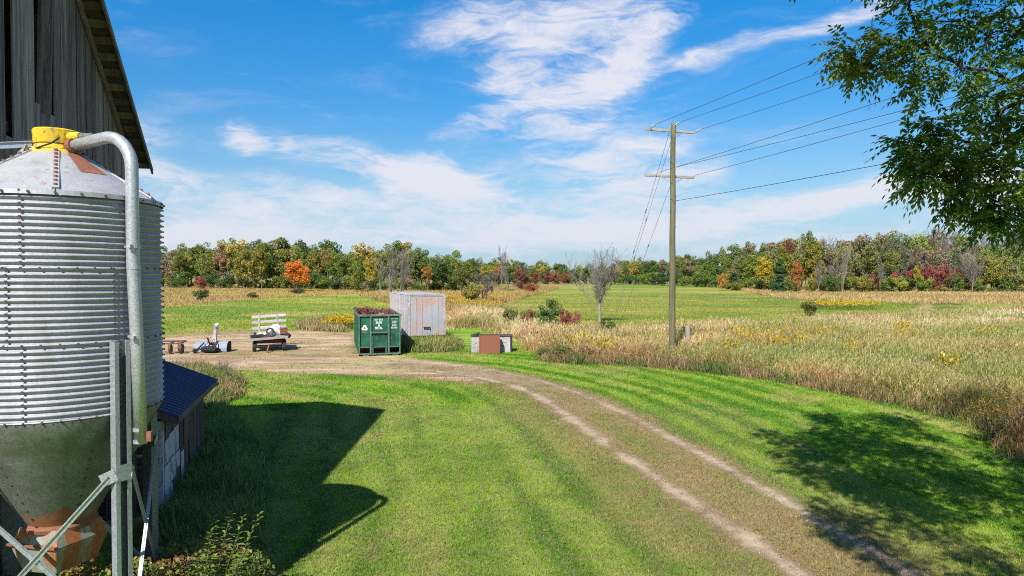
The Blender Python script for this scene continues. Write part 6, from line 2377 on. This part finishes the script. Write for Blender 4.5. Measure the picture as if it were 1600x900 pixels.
# ------------------------------------------------------------------ weeds and flowers near the camera
def stem_plant(name, loc, stems, hgt, spread, leafc, topc, label, cat, leaf=.10, per=26, droop=.5, top_frac=0.0, lean=(0, 0), seed=1, plume=0):
    """upright leafy stems with lance-shaped leaves and, where asked, arching flower plumes"""
    r = np.random.default_rng(seed)
    root = empty(name, loc, 0, label, cat)
    sb_ = MB()
    P, D, S, C = [], [], [], []
    FP, FC = [], []
    for k in range(stems):
        a = r.random() * 6.28
        sp2 = spread * r.random() ** .5
        h = hgt * (.65 + .4 * r.random())
        b = Vector((math.cos(a) * sp2 * .35, math.sin(a) * sp2 * .35, 0))
        e = Vector((math.cos(a) * sp2 + lean[0], math.sin(a) * sp2 + lean[1], h))
        m_ = b.lerp(e, .5) + Vector((-lean[0] * .15, -lean[1] * .15, .05))
        sb_.tube([b, m_, e], [.009, .007, .004], 5, caps=False)
        for j in range(per):
            f = (j + r.random()) / per
            q = (b.lerp(m_, f * 2) if f < .5 else m_.lerp(e, f * 2 - 1))
            t = j * 2.4 + r.random()
            dd = np.array([math.cos(t), math.sin(t), .55 - droop * (1 - f)])
            P.append(np.array(q))
            D.append(dd / np.linalg.norm(dd))
            S.append(leaf * (1.15 - .6 * f) * (.8 + .4 * r.random()))
            cc = np.array(leafc[0]) + (np.array(leafc[1]) - np.array(leafc[0])) * r.random()
            C.append(cc * (.75 + .5 * r.random()))
        for j in range(plume):
            f = r.random() ** .7
            t = r.random() * 6.28
            q = np.array(e) + np.array([math.cos(t) * .16 * (1 - f) + .0, math.sin(t) * .16 * (1 - f), -.28 * (1 - f) + .06])
            FP.append(q)
            FC.append((np.array(topc[0]) + (np.array(topc[1]) - np.array(topc[0])) * r.random()) * (.75 + .5 * r.random()))
    P, D, S, C = np.array(P), np.array(D), np.array(S), np.array(C)
    w = np.cross(D, np.array([0, 0, 1.0]) + r.normal(size=P.shape) * .2)
    w /= np.linalg.norm(w, axis=1)[:, None]
    s = S[:, None]
    dn = np.array([0, 0, -.18])
    V = np.stack([P, P + D * s * .45 + w * s * .16, P + D * s + dn * s, P + D * s * .45 - w * s * .16], 1).reshape(-1, 3)
    sb_.build('stems', M['bark'], root)['kind'] = 'stuff'
    link('leaves', np_mesh('leaves', V, quads=np.arange(len(V)).reshape(-1, 4), mat=M['leaf'], col=np.repeat(C, 4, 0)), root)['kind'] = 'stuff'
    if FP:
        FP, FC = np.array(FP), np.array(FC)
        N = r.normal(size=FP.shape)
        N /= np.linalg.norm(N, axis=1)[:, None]
        V, Q = leaf_quads(FP, N, .035 * (.6 + .8 * r.random(len(FP))), r)
        link('flowers', np_mesh('flowers', V, quads=Q, mat=M['leaf'], col=np.repeat(FC, 4, 0)), root)['kind'] = 'stuff'
    return root


LG = ((0.12, 0.20, 0.03), (0.25, 0.30, 0.06))
DG = ((0.045, 0.085, 0.022), (0.09, 0.135, 0.035))
YEL = ((0.50, 0.30, 0.02), (0.38, 0.24, 0.03))
stem_plant('tall_weed', (-4.22, 9.5, 0), 9, 1.45, .46, LG, None, 'tall leafy yellow-green weed leaning out beside the shed', 'weed', .16, 64, .5, lean=(.22, .02), seed=3)
stem_plant('tall_weed', (-3.98, 9.75, 0), 10, .82, .42, LG, None, 'bushy low green weed at the lawn edge below the tall weed', 'weed', .11, 26, .3, lean=(.1, 0), seed=4)
stem_plant('tall_weed', (-4.55, 9.75, 0), 9, .95, .35, DG, None, 'dark leafy weed between the shed and the tall weed', 'weed', .10, 24, .3, seed=6)
for k, (px, py, hh, lab) in enumerate(((1558, 690, 1.15, 'yellow goldenrod plant nearest the lawn at the right edge'), (1580, 690, 1.32, 'taller goldenrod plant behind the broad-leaved weed'), (1600, 702, 1.55, 'goldenrod plant cut by the right border of the view'), (1540, 672, .95, 'short goldenrod plant where the meadow meets the lawn'), (1590, 672, 1.5, 'tall goldenrod plant farthest back at the right edge'))):
    stem_plant('goldenrod', GP(px, py), 13, hh, .55, DG, YEL, lab, 'plant', .12, 30, .5, seed=20 + k, plume=34)


def broad_weed(loc, n, size, label, colr, seed):
    r = random.Random(seed)
    root = empty('broad_leaf_weed', loc, 0, label, 'plant')
    V0 = [(0, 0), (.25, .30), (.6, .38), (.9, .2), (1.05, 0), (.9, -.2), (.6, -.38), (.25, -.30)]
    for k in range(n):
        a = r.uniform(0, 6.28)
        s = size * r.uniform(.6, 1.15)
        el_ = r.uniform(.25, .8)
        d = Vector((math.cos(a) * math.cos(el_), math.sin(a) * math.cos(el_), math.sin(el_)))
        st = Vector((0, 0, .02))
        e = d * s * .8
        w = Vector((-math.sin(a), math.cos(a), 0))
        f = Vector((d.x, d.y, -.25)).normalized()
        b = MB()
        b.tube([st, e], .006, 4, caps=False)
        vs = [e + f * s * (x_ - .1) + w * s * y_ + Vector((0, 0, -.12 * s * x_ * x_ + .10 * s * abs(y_))) for x_, y_ in V0] + [e + f * s * .5]
        b.add(vs, [(i_, (i_ + 1) % 8, 8) for i_ in range(8)])
        o = b.build('leaf', M['leaf'], root)
        at = o.data.attributes.new('Col', 'FLOAT_COLOR', 'POINT')
        c = [v * r.uniform(.8, 1.25) for v in colr] + [1]
        at.data.foreach_set('color', c * len(o.data.vertices))
    return root


broad_weed(GP(1582, 716), 12, .34, 'broad-leaved green weed in the shade at the right edge', (0.10, 0.165, 0.035), 1)


def creeper(name, label, blobs, n, cols, wts, size=.075, seed=1):
    r = np.random.default_rng(seed)
    P = []
    for (x, y_, z, rx, ry, rz, k) in blobs:
        m = int(n * k)
        d = r.normal(size=(m, 3))
        d /= np.linalg.norm(d, axis=1)[:, None]
        d[:, 2] = abs(d[:, 2])
        q = (.45 + .6 * r.random(m) ** .5)
        P.append(np.array([x, y_, z]) + d * q[:, None] * np.array([rx, ry, rz]))
    P = np.concatenate(P)
    N = r.normal(size=P.shape) * .6 + np.array([.1, -.5, .7])
    N /= np.linalg.norm(N, axis=1)[:, None]
    V, Q = leaf_quads(P, N, size * (.55 + .9 * r.random(len(P))), r, .8)
    f = fbm(P[:, 0] * 1 + 5, P[:, 1] + P[:, 2] * 1.3, 1.4, seed)
    k = np.clip((f * 1.6 - .3 + (r.random(len(P)) - .5) * .55) * len(cols), 0, len(cols) - 1).astype(int)
    c = np.array(cols)[k] * (.7 + .6 * r.random(len(P)))[:, None]
    o = link(name, np_mesh(name, V, quads=Q, mat=M['leaf'], col=np.repeat(c, 4, 0)))
    return tag(o, label, 'plant', kind='stuff')


AUT = [(0.07, 0.14, 0.024), (0.10, 0.175, 0.03), (0.14, 0.21, 0.035), (0.11, 0.18, 0.03), (0.15, 0.18, 0.04), (0.21, 0.17, 0.05), (0.35, 0.24, 0.05), (0.15, 0.065, 0.035)]
creeper('bin_creeper', 'tangled creeper with green and yellowing leaves around the legs of the grain bin',
        [(-5.15, 9.1, 0, .7, .7, .95, 1.0), (-4.7, 9.5, 0, .8, .7, .80, 1.0), (-4.35, 10.2, 0, .8, .6, .72, 1.0), (-5.5, 8.5, 0, .5, .5, .75, .7), (-4.9, 10.2, 0, .7, .6, .8, .7), (-6.0, 9.7, 0, .7, .5, .8, .6), (-4.25, 10.5, 0, .5, .4, .5, .5)], 3000, AUT, None, .06, 3)
creeper('yellow_creeper', 'yellow and russet leaves on low stems beside the shed corner post',
        [(-4.78, 10.6, .25, .28, .28, .50, 1.0), (-4.5, 10.75, .15, .3, .3, .42, 1.0)], 260, [(0.45, 0.30, 0.05), (0.50, 0.36, 0.08), (0.30, 0.12, 0.06), (0.24, 0.20, 0.05)], None, .09, 5)
creeper('bin_weeds', 'green leafy weeds under the rusty hopper of the grain bin',
        [(-6.35, 8.0, 0, .5, .4, .62, 1), (-6.8, 8.6, 0, .6, .5, .8, 1), (-5.9, 7.9, 0, .4, .3, .5, .6), (-7.3, 9.2, 0, .6, .6, .9, 1)], 900, [(0.05, 0.10, 0.022), (0.09, 0.16, 0.03), (0.13, 0.19, 0.045)], None, .09, 7)
creeper('lawn_edge_weeds', 'low mixed weeds where the long grass meets the lawn',
        [(-4.35, 11.0, 0, .55, .5, .30, .8), (-4.6, 11.4, 0, .6, .5, .40, 1), (-4.15, 10.3, 0, .45, .4, .3, .6)], 600, [(0.07, 0.12, 0.025), (0.12, 0.17, 0.04), (0.19, 0.20, 0.06), (0.28, 0.19, 0.08)], None, .07, 9)


# ------------------------------------------------------------------ one label for each tree and shrub of the crowd
MARKS = [(0, 'hidden by the grain bin'), (255, 'beside the grain bin'), (300, 'above the round dark bush'), (345, 'left of the wagon'), (395, 'above the wagon'), (440, 'by the orange maple'), (490, 'right of the orange maple'), (530, 'above the green container'),
         (585, 'behind the tall bare trees'), (640, 'above the box trailer'), (690, 'right of the box trailer'), (740, 'left of the lone dead tree'), (800, 'right of the lone dead tree'), (850, 'behind the bushy young tree'), (900, 'behind the vase-shaped tree'),
         (975, 'behind the guy wires'), (1010, 'left of the utility pole'), (1048, 'just right of the utility pole'), (1095, 'near the orange gold shrub'), (1150, 'left of the dark red treetop'), (1205, 'below the dark red treetop'), (1260, 'right of the dark red treetop'), (1310, 'by the tall pale trunks'), (1355, 'left of the red sumac'),
         (1400, 'above the red sumac'), (1470, 'right of the red sumac'), (1520, 'below the overhanging branch'), (1580, 'at the right border'), (1640, 'beyond the right border')]
ORD = ['first', 'second', 'third', 'fourth', 'fifth', 'sixth', 'seventh', 'eighth', 'ninth', 'tenth', 'eleventh', 'twelfth']
NUM = ['', 'one', 'two', 'three', 'four', 'five', 'six', 'seven', 'eight', 'nine', 'ten', 'eleven', 'twelve']
fam = {}
for (o, px, look, row) in sorted(CROWD, key=lambda t: t[1]):
    mk = [m for a, m in MARKS if a <= px][-1]
    fam.setdefault('%s %s %s' % (look, row, mk), []).append(o)
for lab, obs in fam.items():
    for i_, o in enumerate(obs):
        o["label"] = lab if len(obs) == 1 else '%s, %s of %s' % (lab, ORD[i_], NUM[len(obs)])
